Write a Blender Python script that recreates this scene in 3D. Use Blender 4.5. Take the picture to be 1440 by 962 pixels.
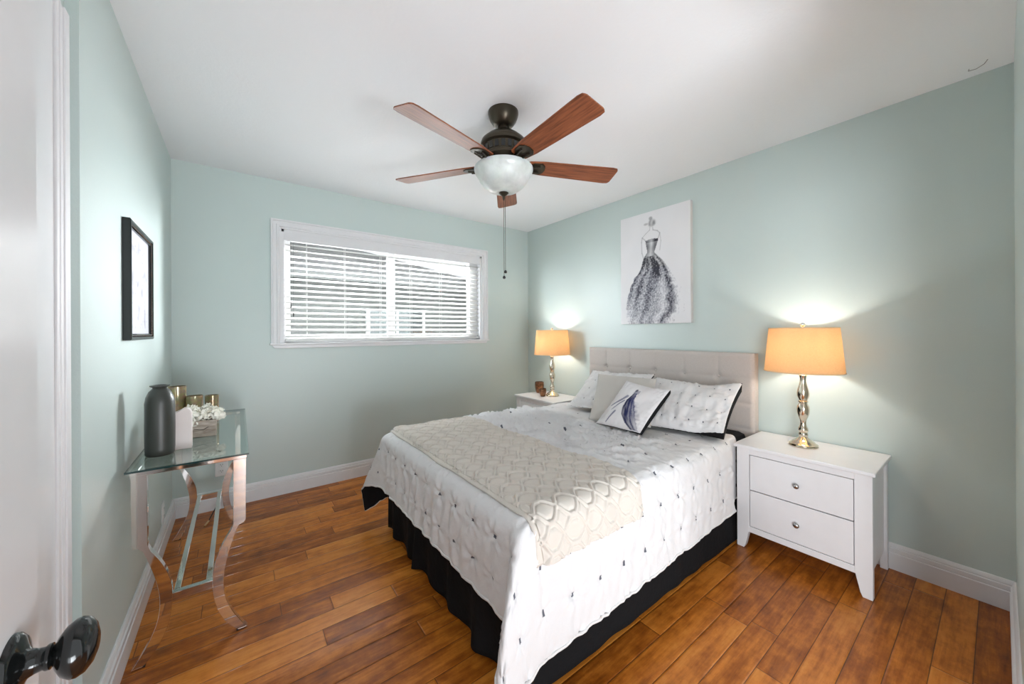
import bpy, bmesh, math, random
from mathutils import Vector, Matrix, noise
PI = math.pi
R_ = math.radians
scene = bpy.context.scene
for o in list(bpy.data.objects):
    bpy.data.objects.remove(o, do_unlink=True)
COL = scene.collection

# ------------------------------------------------------------------ camera
F_PX = 514.18; YAW = R_(36.8175); ROLL = 0.0049532; CAM_H = 1.254; CY = 466.87
cam_d = bpy.data.cameras.new('camera'); cam = bpy.data.objects.new('camera', cam_d); COL.objects.link(cam)
cam_d.sensor_fit = 'HORIZONTAL'; cam_d.sensor_width = 36.0; cam_d.lens = 36.0 * F_PX / 1440.0
cam_d.shift_y = -(481.0 - CY) / 1440.0
cam_d.clip_start = 0.02
right = Vector((math.cos(YAW), -math.sin(YAW), 0)); fwd = Vector((math.sin(YAW), math.cos(YAW), 0)); up = Vector((0, 0, 1))
cr, sr = math.cos(ROLL), math.sin(ROLL)
cx = right * cr - up * sr; cyv = right * sr + up * cr
rot = Matrix((cx, cyv, -fwd)).transposed()
cam.matrix_world = Matrix.Translation((0, 0, CAM_H)) @ rot.to_4x4()
scene.camera = cam

# ------------------------------------------------------------------ world / light / exposure
scene.view_settings.view_transform = 'Standard'; scene.view_settings.look = 'None'
scene.view_settings.gamma = 1.0; scene.view_settings.use_curve_mapping = False
scene.view_settings.exposure = 2.06
w = bpy.data.worlds.new('sky'); scene.world = w; w.use_nodes = True
w.node_tree.nodes['Background'].inputs[0].default_value = (0.93, 0.97, 1.0, 1)
w.node_tree.nodes['Background'].inputs[1].default_value = 0.28
scene.cycles.max_bounces = 10; scene.cycles.diffuse_bounces = 6; scene.cycles.glossy_bounces = 5
scene.cycles.transmission_bounces = 8; scene.cycles.transparent_max_bounces = 24
scene.cycles.use_denoising = True
scene.cycles.sample_clamp_indirect = 6.0
try: scene.cycles.denoiser = 'OPENIMAGEDENOISE'
except Exception: pass

def area_light(name, loc, target, sx, sy, power, color=(1, 1, 1), spread=180):
    d = bpy.data.lights.new(name, 'AREA'); d.shape = 'RECTANGLE'; d.size = sx; d.size_y = sy; d.energy = power; d.color = color; d.spread = R_(spread)
    o = bpy.data.objects.new(name, d); COL.objects.link(o); o.location = loc
    o.rotation_euler = (Vector(target) - Vector(loc)).to_track_quat('-Z', 'Y').to_euler()
    return o
area_light('daylight_fill_above_window', (1.2, 4.05, 3.05), (1.2, 2.0, 1.85), 2.4, 0.7, 145, (0.92, 0.96, 1.0), 120)  # unseen lamp added outside, boosts daylight down through the blind
area_light('daylight_fill_right_of_window', (6.3, 7.1, 1.75), (0.4, 2.6, 1.5), 2.2, 2.2, 165, (0.95, 0.97, 1.0), 80)  # added lamp kept out of view, strengthens window light on the left wall
area_light('daylight_fill_left_of_window', (-1.30, 4.30, 1.60), (2.7, 1.4, 1.5), 1.2, 1.5, 34, (0.92, 0.96, 1.0), 95)  # added lamp outside, out of view, brightens the right wall
area_light('hall_fill_left', (-3.0, -1.9, 1.25), (2.3, 0.62, 0.6), 1.6, 1.8, 16, (0.92, 0.96, 1.0), 110)  # added fill lamp behind the camera, for the near nightstand front
area_light('hall_fill_low', (0.75, -1.9, 0.45), (1.30, 2.2, 2.6), 1.6, 0.9, 9.5, (0.90, 0.95, 1.0), 110)  # added fill lamp low behind the camera, aimed up at the ceiling
LAMP_W = 5.0

XL, XR, YB, YN, ZC = -0.362, 2.758, 3.362, -0.039, 2.44

# ------------------------------------------------------------------ node helpers
class NT:
    def __init__(s, name):
        s.m = bpy.data.materials.new(name); s.m.use_nodes = True; s.t = s.m.node_tree
        s.b = s.t.nodes['Principled BSDF']; s.out = s.t.nodes['Material Output']
    def n(s, typ, **kw):
        nd = s.t.nodes.new(typ)
        for k, v in kw.items(): setattr(nd, k, v)
        return nd
    def link(s, a, b): s.t.links.new(a, b)
    def put(s, sock, v):
        if hasattr(v, 'is_output'): s.link(v, sock)
        else: sock.default_value = v
    def math(s, op, a, b=0.0, c=0.0):
        nd = s.n('ShaderNodeMath', operation=op)
        for i, v in enumerate((a, b, c)): s.put(nd.inputs[i], v)
        return nd.outputs[0]
    def coord(s, kind='Object', scale=(1, 1, 1), loc=(0, 0, 0), rot=(0, 0, 0)):
        tc = s.n('ShaderNodeTexCoord'); mp = s.n('ShaderNodeMapping')
        mp.inputs['Scale'].default_value = scale; mp.inputs['Location'].default_value = loc; mp.inputs['Rotation'].default_value = rot
        s.link(tc.outputs[kind], mp.inputs[0]); return mp.outputs[0]
    def noise(s, vec, scale, detail=3, rough=0.5):
        nd = s.n('ShaderNodeTexNoise'); s.link(vec, nd.inputs['Vector'])
        nd.inputs['Scale'].default_value = scale; nd.inputs['Detail'].default_value = detail; nd.inputs['Roughness'].default_value = rough
        return nd.outputs[0]
    def ramp(s, fac, stops):
        nd = s.n('ShaderNodeValToRGB'); s.link(fac, nd.inputs[0]); r = nd.color_ramp
        while len(r.elements) < len(stops): r.elements.new(0.5)
        for e, (p, c) in zip(r.elements, stops):
            e.position = p; e.color = (c[0], c[1], c[2], 1) if len(c) == 3 else c
        return nd.outputs[0]
    def mix(s, fac, a, b, mode='MIX'):
        nd = s.n('ShaderNodeMix', data_type='RGBA', blend_type=mode)
        s.put(nd.inputs[0], fac)
        for sock, v in ((nd.inputs[6], a), (nd.inputs[7], b)):
            if hasattr(v, 'is_output'): s.link(v, sock)
            else: sock.default_value = (v[0], v[1], v[2], 1)
        return nd.outputs[2]
    def bump(s, h, strength=0.3, dist=0.01):
        nd = s.n('ShaderNodeBump'); s.link(h, nd.inputs['Height']); nd.inputs['Strength'].default_value = strength
        nd.inputs['Distance'].default_value = dist; s.link(nd.outputs[0], s.b.inputs['Normal'])
    def set(s, color=None, rough=None, metal=None, spec=None, **kw):
        if color is not None:
            s.put(s.b.inputs['Base Color'], color if hasattr(color, 'is_output') else (*color, 1))
        if rough is not None: s.put(s.b.inputs['Roughness'], rough)
        if metal is not None: s.b.inputs['Metallic'].default_value = metal
        if spec is not None: s.b.inputs['Specular IOR Level'].default_value = spec
        for k, v in kw.items(): s.put(s.b.inputs[k.replace('_', ' ')], v)

def srgb(r, g, b):
    f = lambda c: (c / 255) / 12.92 if c <= 10 else (((c / 255) + 0.055) / 1.055) ** 2.4
    return (f(r), f(g), f(b))

def simple(name, color, rough=0.5, metal=0.0, spec=0.5, bump=None):
    t = NT(name)
    v = t.coord()
    nz = t.noise(v, 14, 3)
    c2 = tuple(min(1, c * 0.93) for c in color)
    t.set(t.mix(nz, c2, color), rough, metal, spec)
    if bump: t.bump(t.noise(v, bump[0], 2), bump[1], bump[2])
    return t.m

WALLC = srgb(196, 209, 206)
def wall_mat():
    t = NT('sage_wall_paint'); v = t.coord()
    t.set(t.mix(t.noise(v, 2.5, 2), tuple(c * 0.985 for c in WALLC), WALLC), 0.36, 0, 0.45)
    t.bump(t.noise(v, 190, 3, 0.6), 0.16, 0.0025); return t.m
def ceil_mat():
    t = NT('white_ceiling_paint'); v = t.coord()
    c = srgb(238, 240, 243)
    t.set(t.mix(t.noise(v, 2, 2), tuple(k * 0.98 for k in c), c), 0.6, 0, 0.35)
    t.bump(t.noise(v, 60, 4, 0.6), 0.28, 0.004); return t.m
M_WALL = wall_mat(); M_CEIL = ceil_mat()
M_TRIM = simple('white_trim_paint', srgb(226, 226, 228), 0.3, 0, 0.5)
M_DOOR = simple('white_door_paint', srgb(222, 223, 225), 0.22, 0, 0.5)
M_VINYL = simple('white_vinyl', srgb(222, 222, 222), 0.35)
M_SLAT = simple('white_slat', srgb(214, 213, 210), 0.4)
M_NS = simple('white_lacquer', srgb(231, 231, 233), 0.28)
M_GAP = simple('gap_shade_grey', srgb(70, 70, 72), 0.7)
M_CHROME = simple('chrome', (0.82, 0.80, 0.78), 0.05, 1.0)
M_CHROME2 = simple('brushed_nickel', (0.5, 0.5, 0.5), 0.25, 1.0)
M_LAMPM = simple('champagne_metal', (0.80, 0.70, 0.56), 0.12, 1.0)
M_BRONZE = simple('oil_rubbed_bronze', srgb(74, 67, 56), 0.3, 0.75)
M_BLACKMETAL = simple('polished_black_metal', srgb(22, 24, 24), 0.12, 0.3, 0.8)
M_VASE = simple('charcoal_ceramic', srgb(58, 60, 56), 0.38, 0, 0.5)
M_CARD = simple('pale_pink_stone', srgb(228, 218, 215), 0.6)
M_PETAL = simple('cream_petal', srgb(252, 250, 240), 0.7)
M_BLACKFAB = simple('black_fabric', srgb(22, 22, 24), 0.9, 0, 0.2, (40, 0.3, 0.01))
M_BLACKPL = simple('black_plastic', srgb(20, 20, 20), 0.5)
M_DARKLEAF = simple('dark_leaf', srgb(42, 48, 34), 0.6)
M_OUTLET = simple('outlet_plastic', srgb(236, 236, 236), 0.35)
M_SLOT = simple('outlet_slot', srgb(60, 60, 60), 0.6)
M_BRASS = simple('brass_tip', (0.7, 0.5, 0.25), 0.3, 1.0)
M_SOCKET = simple('lamp_socket_brass', (0.75, 0.62, 0.4), 0.3, 1.0)
M_STONE = simple('grey_siding', srgb(150, 148, 143), 0.8)

def floor_mat():
    t = NT('hand_scraped_wood_floor'); tc = t.n('ShaderNodeTexCoord'); sp = t.n('ShaderNodeSeparateXYZ'); t.link(tc.outputs['Object'], sp.inputs[0])
    x, y = sp.outputs[0], sp.outputs[1]; W = 0.0975
    yr = t.math('DIVIDE', t.math('SUBTRACT', y, 0.745), W); row = t.math('FLOOR', yr); fy = t.math('FRACT', yr)
    wn = t.n('ShaderNodeTexWhiteNoise', noise_dimensions='1D'); t.link(row, wn.inputs['W']); 
    wn2 = t.n('ShaderNodeTexWhiteNoise', noise_dimensions='1D'); t.link(t.math('ADD', row, 57.3), wn2.inputs['W'])
    L = t.math('ADD', 0.62, t.math('MULTIPLY', wn.outputs[0], 0.6))
    xr_ = t.math('DIVIDE', t.math('ADD', x, t.math('MULTIPLY', wn2.outputs[0], 3.0)), L)
    pid = t.math('FLOOR', xr_); fx = t.math('FRACT', xr_)
    cmb = t.n('ShaderNodeCombineXYZ'); t.link(row, cmb.inputs[0]); t.link(pid, cmb.inputs[1])
    wc = t.n('ShaderNodeTexWhiteNoise', noise_dimensions='2D'); t.link(cmb.outputs[0], wc.inputs['Vector'])
    # joints
    ey = t.math('MULTIPLY', t.math('MINIMUM', fy, t.math('SUBTRACT', 1.0, fy)), W)
    ex = t.math('MULTIPLY', t.math('MINIMUM', fx, t.math('SUBTRACT', 1.0, fx)), L)
    e = t.math('MINIMUM', ey, ex)
    joint = t.math('MINIMUM', 1.0, t.math('DIVIDE', e, 0.0022))
    soft = t.math('MINIMUM', 1.0, t.math('DIVIDE', e, 0.006))
    # grain
    cv = t.n('ShaderNodeCombineXYZ')
    t.link(t.math('ADD', t.math('MULTIPLY', x, 1.0), t.math('MULTIPLY', wc.outputs[0], 11.0)), cv.inputs[0])
    t.link(t.math('MULTIPLY', y, 4.5), cv.inputs[1]); t.link(t.math('MULTIPLY', row, 3.7), cv.inputs[2])
    g1 = t.noise(cv.outputs[0], 5.5, 6, 0.62)
    cv2 = t.n('ShaderNodeCombineXYZ'); t.link(t.math('MULTIPLY', x, 2.6), cv2.inputs[0]); t.link(t.math('MULTIPLY', y, 40.0), cv2.inputs[1]); t.link(pid, cv2.inputs[2])
    g2 = t.noise(cv2.outputs[0], 2.2, 4, 0.6)
    g3 = t.noise(tc.outputs['Object'], 17, 5, 0.65)
    val = t.math('ADD', t.math('MULTIPLY', g1, 0.5), t.math('ADD', t.math('MULTIPLY', g2, 0.22), t.math('MULTIPLY', g3, 0.28)))
    val = t.math('ADD', val, t.math('MULTIPLY', t.math('SUBTRACT', wc.outputs[0], 0.5), 0.20))
    col = t.ramp(val, [(0.28, srgb(104, 50, 10)), (0.43, srgb(160, 88, 24)), (0.55, srgb(200, 120, 42)), (0.72, srgb(224, 150, 66))])
    col = t.mix(joint, srgb(48, 24, 10), col)
    t.set(col, t.math('ADD', 0.24, t.math('MULTIPLY', g1, 0.16)), 0, 0.32)
    # hand scraped ripples across the plank
    rp = t.n('ShaderNodeCombineXYZ'); t.link(t.math('MULTIPLY', x, 9.0), rp.inputs[0]); t.link(t.math('MULTIPLY', y, 28.0), rp.inputs[1]); t.link(pid, rp.inputs[2])
    h = t.math('ADD', t.math('MULTIPLY', soft, 0.9), t.math('ADD', t.math('MULTIPLY', t.noise(rp.outputs[0], 1.0, 3), 0.55), t.math('MULTIPLY', g2, 0.3)))
    t.bump(h, 0.32, 0.004); return t.m
M_FLOOR = floor_mat()

def wood_mat(name, dark, light, axis=(1, 10, 10), rough=0.35, scale=6):
    t = NT(name); v = t.coord('Object', axis)
    g = t.noise(v, scale, 5, 0.6)
    t.set(t.ramp(g, [(0.3, dark), (0.7, light)]), rough, 0, 0.4)
    return t.m
M_BLADE = wood_mat('walnut_blade', srgb(96, 50, 30), srgb(164, 96, 60), (1.2, 16, 16), 0.33)
M_BOXWOOD = wood_mat('weathered_wood', srgb(140, 128, 116), srgb(196, 184, 172), (3, 14, 14), 0.7)

def glass_mat(name='clear_glass', tint=(0.93, 0.97, 0.95), ior=1.5, rough=0.0, frost=0.0):
    t = NT(name); g = t.n('ShaderNodeBsdfGlossy'); g.inputs['Roughness'].default_value = rough
    tr = t.n('ShaderNodeBsdfTransparent'); tr.inputs[0].default_value = (*tint, 1)
    ge = t.n('ShaderNodeNewGeometry'); dp = t.n('ShaderNodeVectorMath', operation='DOT_PRODUCT')
    t.link(ge.outputs['Incoming'], dp.inputs[0]); t.link(ge.outputs['Normal'], dp.inputs[1])
    k = t.math('POWER', t.math('SUBTRACT', 1.0, t.math('ABSOLUTE', dp.outputs['Value'])), 5.0)
    r0 = ((ior - 1) / (ior + 1)) ** 2; fac = t.math('ADD', r0, t.math('MULTIPLY', k, 1 - r0))
    mx = t.n('ShaderNodeMixShader'); t.link(fac, mx.inputs[0]); t.link(tr.outputs[0], mx.inputs[1]); t.link(g.outputs[0], mx.inputs[2])
    t.link(mx.outputs[0], t.out.inputs[0]); return t.m
M_GLASS = glass_mat('window_glass', (0.97, 0.98, 0.98))
M_TGLASS = glass_mat('table_glass', (0.90, 0.965, 0.94), 2.7)
M_TEDGE = simple('glass_edge_green', srgb(24, 56, 56), 0.1, 0, 0.9)

def shade_mat():
    t = NT('linen_lamp_shade'); v = t.coord('Object', (1, 1, 1))
    a = t.noise(t.coord('Object', (30, 30, 260)), 3, 2); b = t.noise(t.coord('Object', (260, 260, 30)), 3, 2)
    f = t.math('MULTIPLY', t.math('ADD', a, b), 0.5)
    col = t.ramp(f, [(0.35, srgb(198, 168, 128)), (0.65, srgb(222, 194, 154))])
    d = t.n('ShaderNodeBsdfDiffuse'); tl = t.n('ShaderNodeBsdfTranslucent'); t.link(col, d.inputs[0])
    tl.inputs[0].default_value = (*srgb(250, 220, 180), 1)
    mx = t.n('ShaderNodeMixShader'); mx.inputs[0].default_value = 0.38
    t.link(d.outputs[0], mx.inputs[1]); t.link(tl.outputs[0], mx.inputs[2]); t.link(mx.outputs[0], t.out.inputs[0]); return t.m
M_SHADE = shade_mat(); M_BIND = simple('shade_binding', srgb(214, 196, 166), 0.8)

def bowl_mat():
    t = NT('alabaster_glass'); v = t.coord()
    c = t.ramp(t.noise(v, 9, 4, 0.6), [(0.3, srgb(196, 196, 194)), (0.7, srgb(232, 232, 230))])
    t.set(c, 0.3, 0, 0.5, Subsurface_Weight=0.2)
    return t.m
M_BOWL = bowl_mat()

def uv_xy(t):
    uvn = t.n('ShaderNodeUVMap'); sp = t.n('ShaderNodeSeparateXYZ'); t.link(uvn.outputs[0], sp.inputs[0]); return sp.outputs[0], sp.outputs[1], uvn.outputs[0]
def cloth_mat(name, color, dots=True, px=0.145, py=0.145, sx=0.0055, sy=0.009, offx=0.0, offy=0.0, dotcol=srgb(96, 98, 108), bumps=0.35):
    t = NT(name); x, y, uv = uv_xy(t)
    col = t.mix(t.noise(uv, 6, 2), tuple(c * 0.96 for c in color), color)
    if dots:
        fx = t.math('ABSOLUTE', t.math('SUBTRACT', t.math('FRACT', t.math('DIVIDE', t.math('SUBTRACT', x, offx), px)), 0.5))
        fy = t.math('ABSOLUTE', t.math('SUBTRACT', t.math('FRACT', t.math('DIVIDE', t.math('SUBTRACT', y, offy), py)), 0.5))
        mk = t.math('MULTIPLY', t.math('LESS_THAN', t.math('MULTIPLY', fx, px), sx), t.math('LESS_THAN', t.math('MULTIPLY', fy, py), sy))
        col = t.mix(mk, col, dotcol)
    t.set(col, 0.85, 0, 0.25, Sheen_Weight=0.1)
    t.bump(t.noise(uv, 38, 4, 0.65), bumps, 0.006)
    return t.m
M_COMF = cloth_mat('white_pintuck_cloth', srgb(227, 226, 227), offx=0.0, offy=0.0)
M_SHAM = cloth_mat('white_sham_cloth', srgb(226, 224, 224), px=0.105, py=0.105, sx=0.0045, sy=0.0055, bumps=0.3)
M_GREIGE = cloth_mat('greige_plain_cloth', srgb(208, 203, 197), dots=False, bumps=0.15)
M_QUILT = cloth_mat('greige_quilted_cloth', srgb(219, 212, 203), dots=False, bumps=0.12)
def linen(name, c):
    t = NT(name); v = t.coord()
    a = t.noise(t.coord('Object', (20, 20, 300)), 3, 2); b = t.noise(t.coord('Object', (300, 300, 20)), 3, 2)
    f = t.math('MULTIPLY', t.math('ADD', a, b), 0.5)
    t.set(t.ramp(f, [(0.35, tuple(k * 0.86 for k in c)), (0.65, c)]), 0.9, 0, 0.2); t.bump(f, 0.2, 0.001); return t.m
M_HEAD = linen('greige_linen', srgb(198, 190, 184))

def vcol_mat(name, rough=0.7):
    t = NT(name); a = t.n('ShaderNodeVertexColor'); a.layer_name = 'art'
    t.set(a.outputs[0], rough, 0, 0.3); return t.m
M_ART = vcol_mat('printed_canvas'); M_ARTP = vcol_mat('printed_pillow_cloth', 0.85)

# ------------------------------------------------------------------ mesh helpers
def tag(o, label=None, cat=None, group=None, kind=None):
    if label: o['label'] = label
    if cat: o['category'] = cat
    if group: o['group'] = group
    if kind: o['kind'] = kind
    return o
def empty(name, loc, label, cat, group=None, rz=0):
    o = bpy.data.objects.new(name, None); COL.objects.link(o); o.location = loc; o.rotation_euler = (0, 0, rz)
    o.empty_display_size = 0.1
    return tag(o, label, cat, group)
class MB:
    def __init__(s): s.v = []; s.f = []; s.mi = []; s.uv = None
    def add(s, vs, fs, mi=0):
        k = len(s.v); s.v += [tuple(v) for v in vs]; s.f += [tuple(i + k for i in f) for f in fs]; s.mi += [mi] * len(fs); return s
    def box(s, x0, x1, y0, y1, z0, z1, mi=0):
        vs = [(x, y, z) for x in (x0, x1) for y in (y0, y1) for z in (z0, z1)]
        return s.add(vs, [(0, 1, 3, 2), (4, 6, 7, 5), (0, 4, 5, 1), (2, 3, 7, 6), (0, 2, 6, 4), (1, 5, 7, 3)], mi)
    def lathe(s, prof, c=(0, 0, 0), n=32, mi=0, axis='z', sq=None):
        vs = []; fs = []
        for (r, z) in prof:
            for i in range(n):
                a = 2 * PI * i / n
                p = (r * math.cos(a), r * math.sin(a), z)
                if axis == 'x': p = (z, p[0], p[1])
                if axis == 'y': p = (p[0], z, p[1])
                vs.append((c[0] + p[0], c[1] + p[1], c[2] + p[2]))
        m = len(prof)
        for j in range(m - 1):
            for i in range(n):
                fs.append((j * n + i, j * n + (i + 1) % n, (j + 1) * n + (i + 1) % n, (j + 1) * n + i))
        if prof[0][0] > 1e-6: fs.append(tuple(range(n))[::-1])
        if prof[-1][0] > 1e-6: fs.append(tuple((m - 1) * n + i for i in range(n)))
        return s.add(vs, fs, mi)
    def prism(s, poly, y0, y1, plane='xz', mi=0):
        n = len(poly); 
        def P(p, d):
            return {'xz': (p[0], d, p[1]), 'yz': (d, p[0], p[1]), 'xy': (p[0], p[1], d)}[plane]
        vs = [P(p, y0) for p in poly] + [P(p, y1) for p in poly]
        fs = [tuple(range(n))[::-1], tuple(range(n, 2 * n))] + [(i, (i + 1) % n, n + (i + 1) % n, n + i) for i in range(n)]
        return s.add(vs, fs, mi)
    def tube(s, pts, r, n=8, mi=0):
        pts = [Vector(p) for p in pts]; rs = r if isinstance(r, (list, tuple)) else [r] * len(pts); vs = []; fs = []
        for k, p in enumerate(pts):
            d = (pts[min(k + 1, len(pts) - 1)] - pts[max(k - 1, 0)]).normalized()
            a = d.orthogonal().normalized() if k == 0 else (pa - d * pa.dot(d)).normalized()
            pa = a; b = d.cross(a)
            for i in range(n):
                t = 2 * PI * i / n; vs.append(p + (a * math.cos(t) + b * math.sin(t)) * rs[k])
        for k in range(len(pts) - 1):
            for i in range(n): fs.append((k * n + i, k * n + (i + 1) % n, (k + 1) * n + (i + 1) % n, (k + 1) * n + i))
        fs.append(tuple(range(n))[::-1]); fs.append(tuple((len(pts) - 1) * n + i for i in range(n)))
        return s.add(vs, fs, mi)
    def rectbar(s, p0, p1, w, h, mi=0):   # bar w wide horizontally, h tall
        p0, p1 = Vector(p0), Vector(p1); d = (p1 - p0).normalized(); sd = d.cross(Vector((0, 0, 1))).normalized() * w / 2; u = Vector((0, 0, h / 2))
        vs = [p + a * sd + b * u for p in (p0, p1) for a, b in ((-1, -1), (1, -1), (1, 1), (-1, 1))]
        return s.add(vs, [(3, 2, 1, 0), (4, 5, 6, 7), (0, 1, 5, 4), (1, 2, 6, 5), (2, 3, 7, 6), (3, 0, 4, 7)], mi)
    def build(s, name, mat, parent=None, smooth=None, bevel=0.0, loc=None, recalc=True):
        me = bpy.data.meshes.new(name); me.from_pydata(s.v, [], s.f)
        mats = mat if isinstance(mat, (list, tuple)) else [mat]
        for m in mats: me.materials.append(m)
        if len(mats) > 1: me.polygons.foreach_set('material_index', s.mi)
        if recalc:
            bm = bmesh.new(); bm.from_mesh(me); bmesh.ops.remove_doubles(bm, verts=bm.verts, dist=1e-6)
            bmesh.ops.recalc_face_normals(bm, faces=bm.faces); bm.to_mesh(me); bm.free()
        if smooth is not None:
            me.shade_smooth()
            if smooth < 170: me.set_sharp_from_angle(angle=R_(smooth))
        o = bpy.data.objects.new(name, me); COL.objects.link(o)
        if parent is not None: o.parent = parent
        if loc is not None: o.location = loc
        if bevel:
            b = o.modifiers.new('bevel', 'BEVEL'); b.width = bevel; b.segments = 2; b.limit_method = 'ANGLE'; b.angle_limit = R_(40)
        return o
def box(name, d, mat, parent=None, bevel=0.0): return MB().box(*d).build(name, mat, parent, bevel=bevel)
def copy_tree(o, parent=None):
    c = o.copy(); COL.objects.link(c)
    if parent is not None: c.parent = parent
    for ch in list(o.children): copy_tree(ch, c)
    return c
def struct(o, **kw): o['kind'] = 'structure'; return o
def frame_sweep(mb, x0, x1, z0, z1, prof, to3, sides='LTRB', mi=0):
    """mitred moulding: prof = list of (inset from outer edge, depth)"""
    P = lambda ins, dep: [to3(x0 + ins, z0 + (ins if 'B' in sides else 0), dep), to3(x0 + ins, z1 - ins, dep), to3(x1 - ins, z1 - ins, dep), to3(x1 - ins, z0 + (ins if 'B' in sides else 0), dep)]
    rings = [P(*p) for p in prof]; vs = [q for r in rings for q in r]; fs = []
    segs = [(0, 1), (1, 2), (2, 3)] + ([(3, 0)] if 'B' in sides else [])
    n = len(prof)
    for j in range(n):
        k = (j + 1) % n
        for a, b in segs: fs.append((j * 4 + a, j * 4 + b, k * 4 + b, k * 4 + a))
    if 'B' not in sides:
        fs.append(tuple(j * 4 for j in range(n))); fs.append(tuple(j * 4 + 3 for j in range(n))[::-1])
    mb.add(vs, fs, mi)

# ------------------------------------------------------------------ structure
def structure():
    struct(box('floor', (XL - 0.12, XR + 0.1, -2.0, YB + 0.14, -0.08, 0.0), M_FLOOR))
    ce = struct(box('ceiling', (XL - 0.12, XR + 0.1, -0.16, YB + 0.14, ZC, ZC + 0.1), M_CEIL))
    mk = MB().tube([(2.636, 0.030, 2.4395), (2.668, 0.040, 2.4395), (2.690, 0.062, 2.4395), (2.684, 0.085, 2.4395), (2.668, 0.082, 2.4395)], 0.0016, 6)
    mk.build('paint_scratch', simple('scuff_grey', srgb(150, 148, 148), 0.8), ce, smooth=60)
    # left wall : main plane, plus a slightly recessed stretch beside the closet door
    m = MB().box(XL - 0.12, XL, 1.58, YB + 0.14, 0, ZC).box(XL - 0.12, XL - 0.028, -0.16, 1.58, 0, ZC)
    struct(m.build('wall_left', M_WALL))
    struct(box('wall_right', (XR, XR + 0.1, -0.16, YB + 0.14, 0, ZC), M_WALL))
    wx0, wx1, wz0, wz1 = 0.271, 2.107, 1.165, 2.068
    m = MB().box(XL, wx0, YB, YB + 0.14, 0, ZC).box(wx1, XR, YB, YB + 0.14, 0, ZC).box(wx0, wx1, YB, YB + 0.14, 0, wz0).box(wx0, wx1, YB, YB + 0.14, wz1, ZC)
    struct(m.build('wall_back', M_WALL))
    m = MB().box(1.62, XR, YN - 0.12, YN, 0, ZC).box(XL, -0.215, YN - 0.12, YN, 0, ZC).box(-0.215, 1.62, YN - 0.12, YN, 2.06, ZC)  # unseen opening made extra wide so the added hall lamps reach in
    struct(m.build('wall_near', M_WALL))
    # baseboards
    prof = [(0, 0), (0.018, 0), (0.018, 0.083), (0.0135, 0.087), (0.0155, 0.091), (0.0155, 0.108), (0.010, 0.112), (0.011, 0.116), (0.008, 0.128), (0.004, 0.133), (0, 0.133)]
    def bb(name, poly, a, b, plane):
        struct(MB().prism(poly, a, b, plane).build(name, M_TRIM, smooth=25))
    bb('baseboard_right', [(XR - p, z) for p, z in prof], YN, YB, 'xz')
    bb('baseboard_back', [(YB - p, z) for p, z in prof], XL, XR, 'yz')
    bb('baseboard_left', [(XL + p, z) for p, z in prof], 1.58, YB, 'xz')
    bb('baseboard_near', [(YN + p, z) for p, z in prof], 1.62, XR, 'yz')
    # closet door and casing on left wall
    m = MB(); xw = XL - 0.028
    m.prism([(1.472, 0), (1.549, 0), (1.549, ZC - 0.3), (1.472, ZC - 0.3)], xw, xw + 0.014, 'yz')
    m.box(xw, xw + 0.018, 1.515, 1.549, 0, ZC - 0.3).box(xw, xw + 0.0165, 1.488, 1.493, 0, ZC - 0.3)
    struct(m.build('trim_1', M_TRIM, bevel=0.003))
    struct(box('door_2', (xw, xw + 0.008, 0.75, 1.472, 0.01, ZC - 0.32), M_DOOR))
    # entry door, swung open against the left side
    d = struct(box('door_1', (-0.205, -0.17, -0.145, 0.612, 0.012, 2.04), M_DOOR, bevel=0.003))
    k = MB().lathe([(q * 0.89, e * 0.86) for q, e in [(0.0, 0.0), (0.033, 0.0), (0.0325, 0.003), (0.028, 0.007), (0.019, 0.010), (0.0135, 0.013), (0.0115, 0.018), (0.0108, 0.024), (0.0125, 0.026), (0.0125, 0.029), (0.0095, 0.030), (0.0105, 0.0315), (0.0165, 0.034), (0.0240, 0.039), (0.0285, 0.0455), (0.0290, 0.050), (0.0265, 0.0560), (0.0200, 0.0610), (0.011, 0.0640), (0.005, 0.0648), (0.0, 0.065)]], (-0.17, 0.549, 0.944), 44, axis='x')
    kb = k.build('door_knob', M_BLACKMETAL, d, smooth=50)
    kb['label'] = 'glossy black door knob with round rosette'
    # jamb and head of the near wall opening, widened for the hall fill lamps
    struct(MB().box(1.60, 1.62, YN - 0.12, YN, 0, 2.06).box(-0.215, 1.62, YN - 0.12, YN, 2.04, 2.06).build('trim_2', M_TRIM, bevel=0.002))
    # window
    wd = struct(MB().build('window_1', M_TRIM)) if False else None
    m = MB(); to3 = lambda x, z, d: (x, YB - d, z)
    frame_sweep(m, 0.201, 2.178, 1.176, 2.138, [(0, 0), (0, 0.021), (0.012, 0.023), (0.016, 0.017), (0.036, 0.015), (0.040, 0.019), (0.054, 0.017), (0.058, 0.012), (0.070, 0.012), (0.070, 0)], to3, 'LTR')
    win = struct(m.build('window_1', M_TRIM, smooth=30))
    m = MB().box(0.193, 2.186, YB - 0.035, YB + 0.05, 1.162, 1.176); m.prism([(0.205, 1.162), (2.174, 1.162), (2.158, 1.136), (0.222, 1.136)], YB - 0.016, YB, 'xz')
    m.build('window_sill', M_TRIM, win, bevel=0.003)
    m = MB(); y0, y1 = YB - 0.0, YB + 0.14
    m.box(0.271, 0.289, y0, y1, 1.176, 2.068).box(2.089, 2.107, y0, y1, 1.176, 2.068).box(0.271, 2.107, y0, y1, 2.05, 2.068).box(0.271, 2.107, YB + 0.05, y1, 1.165, 1.176)
    m.build('window_jamb', M_TRIM, win)
    m = MB(); fy0, fy1 = YB + 0.07, YB + 0.125
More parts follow.
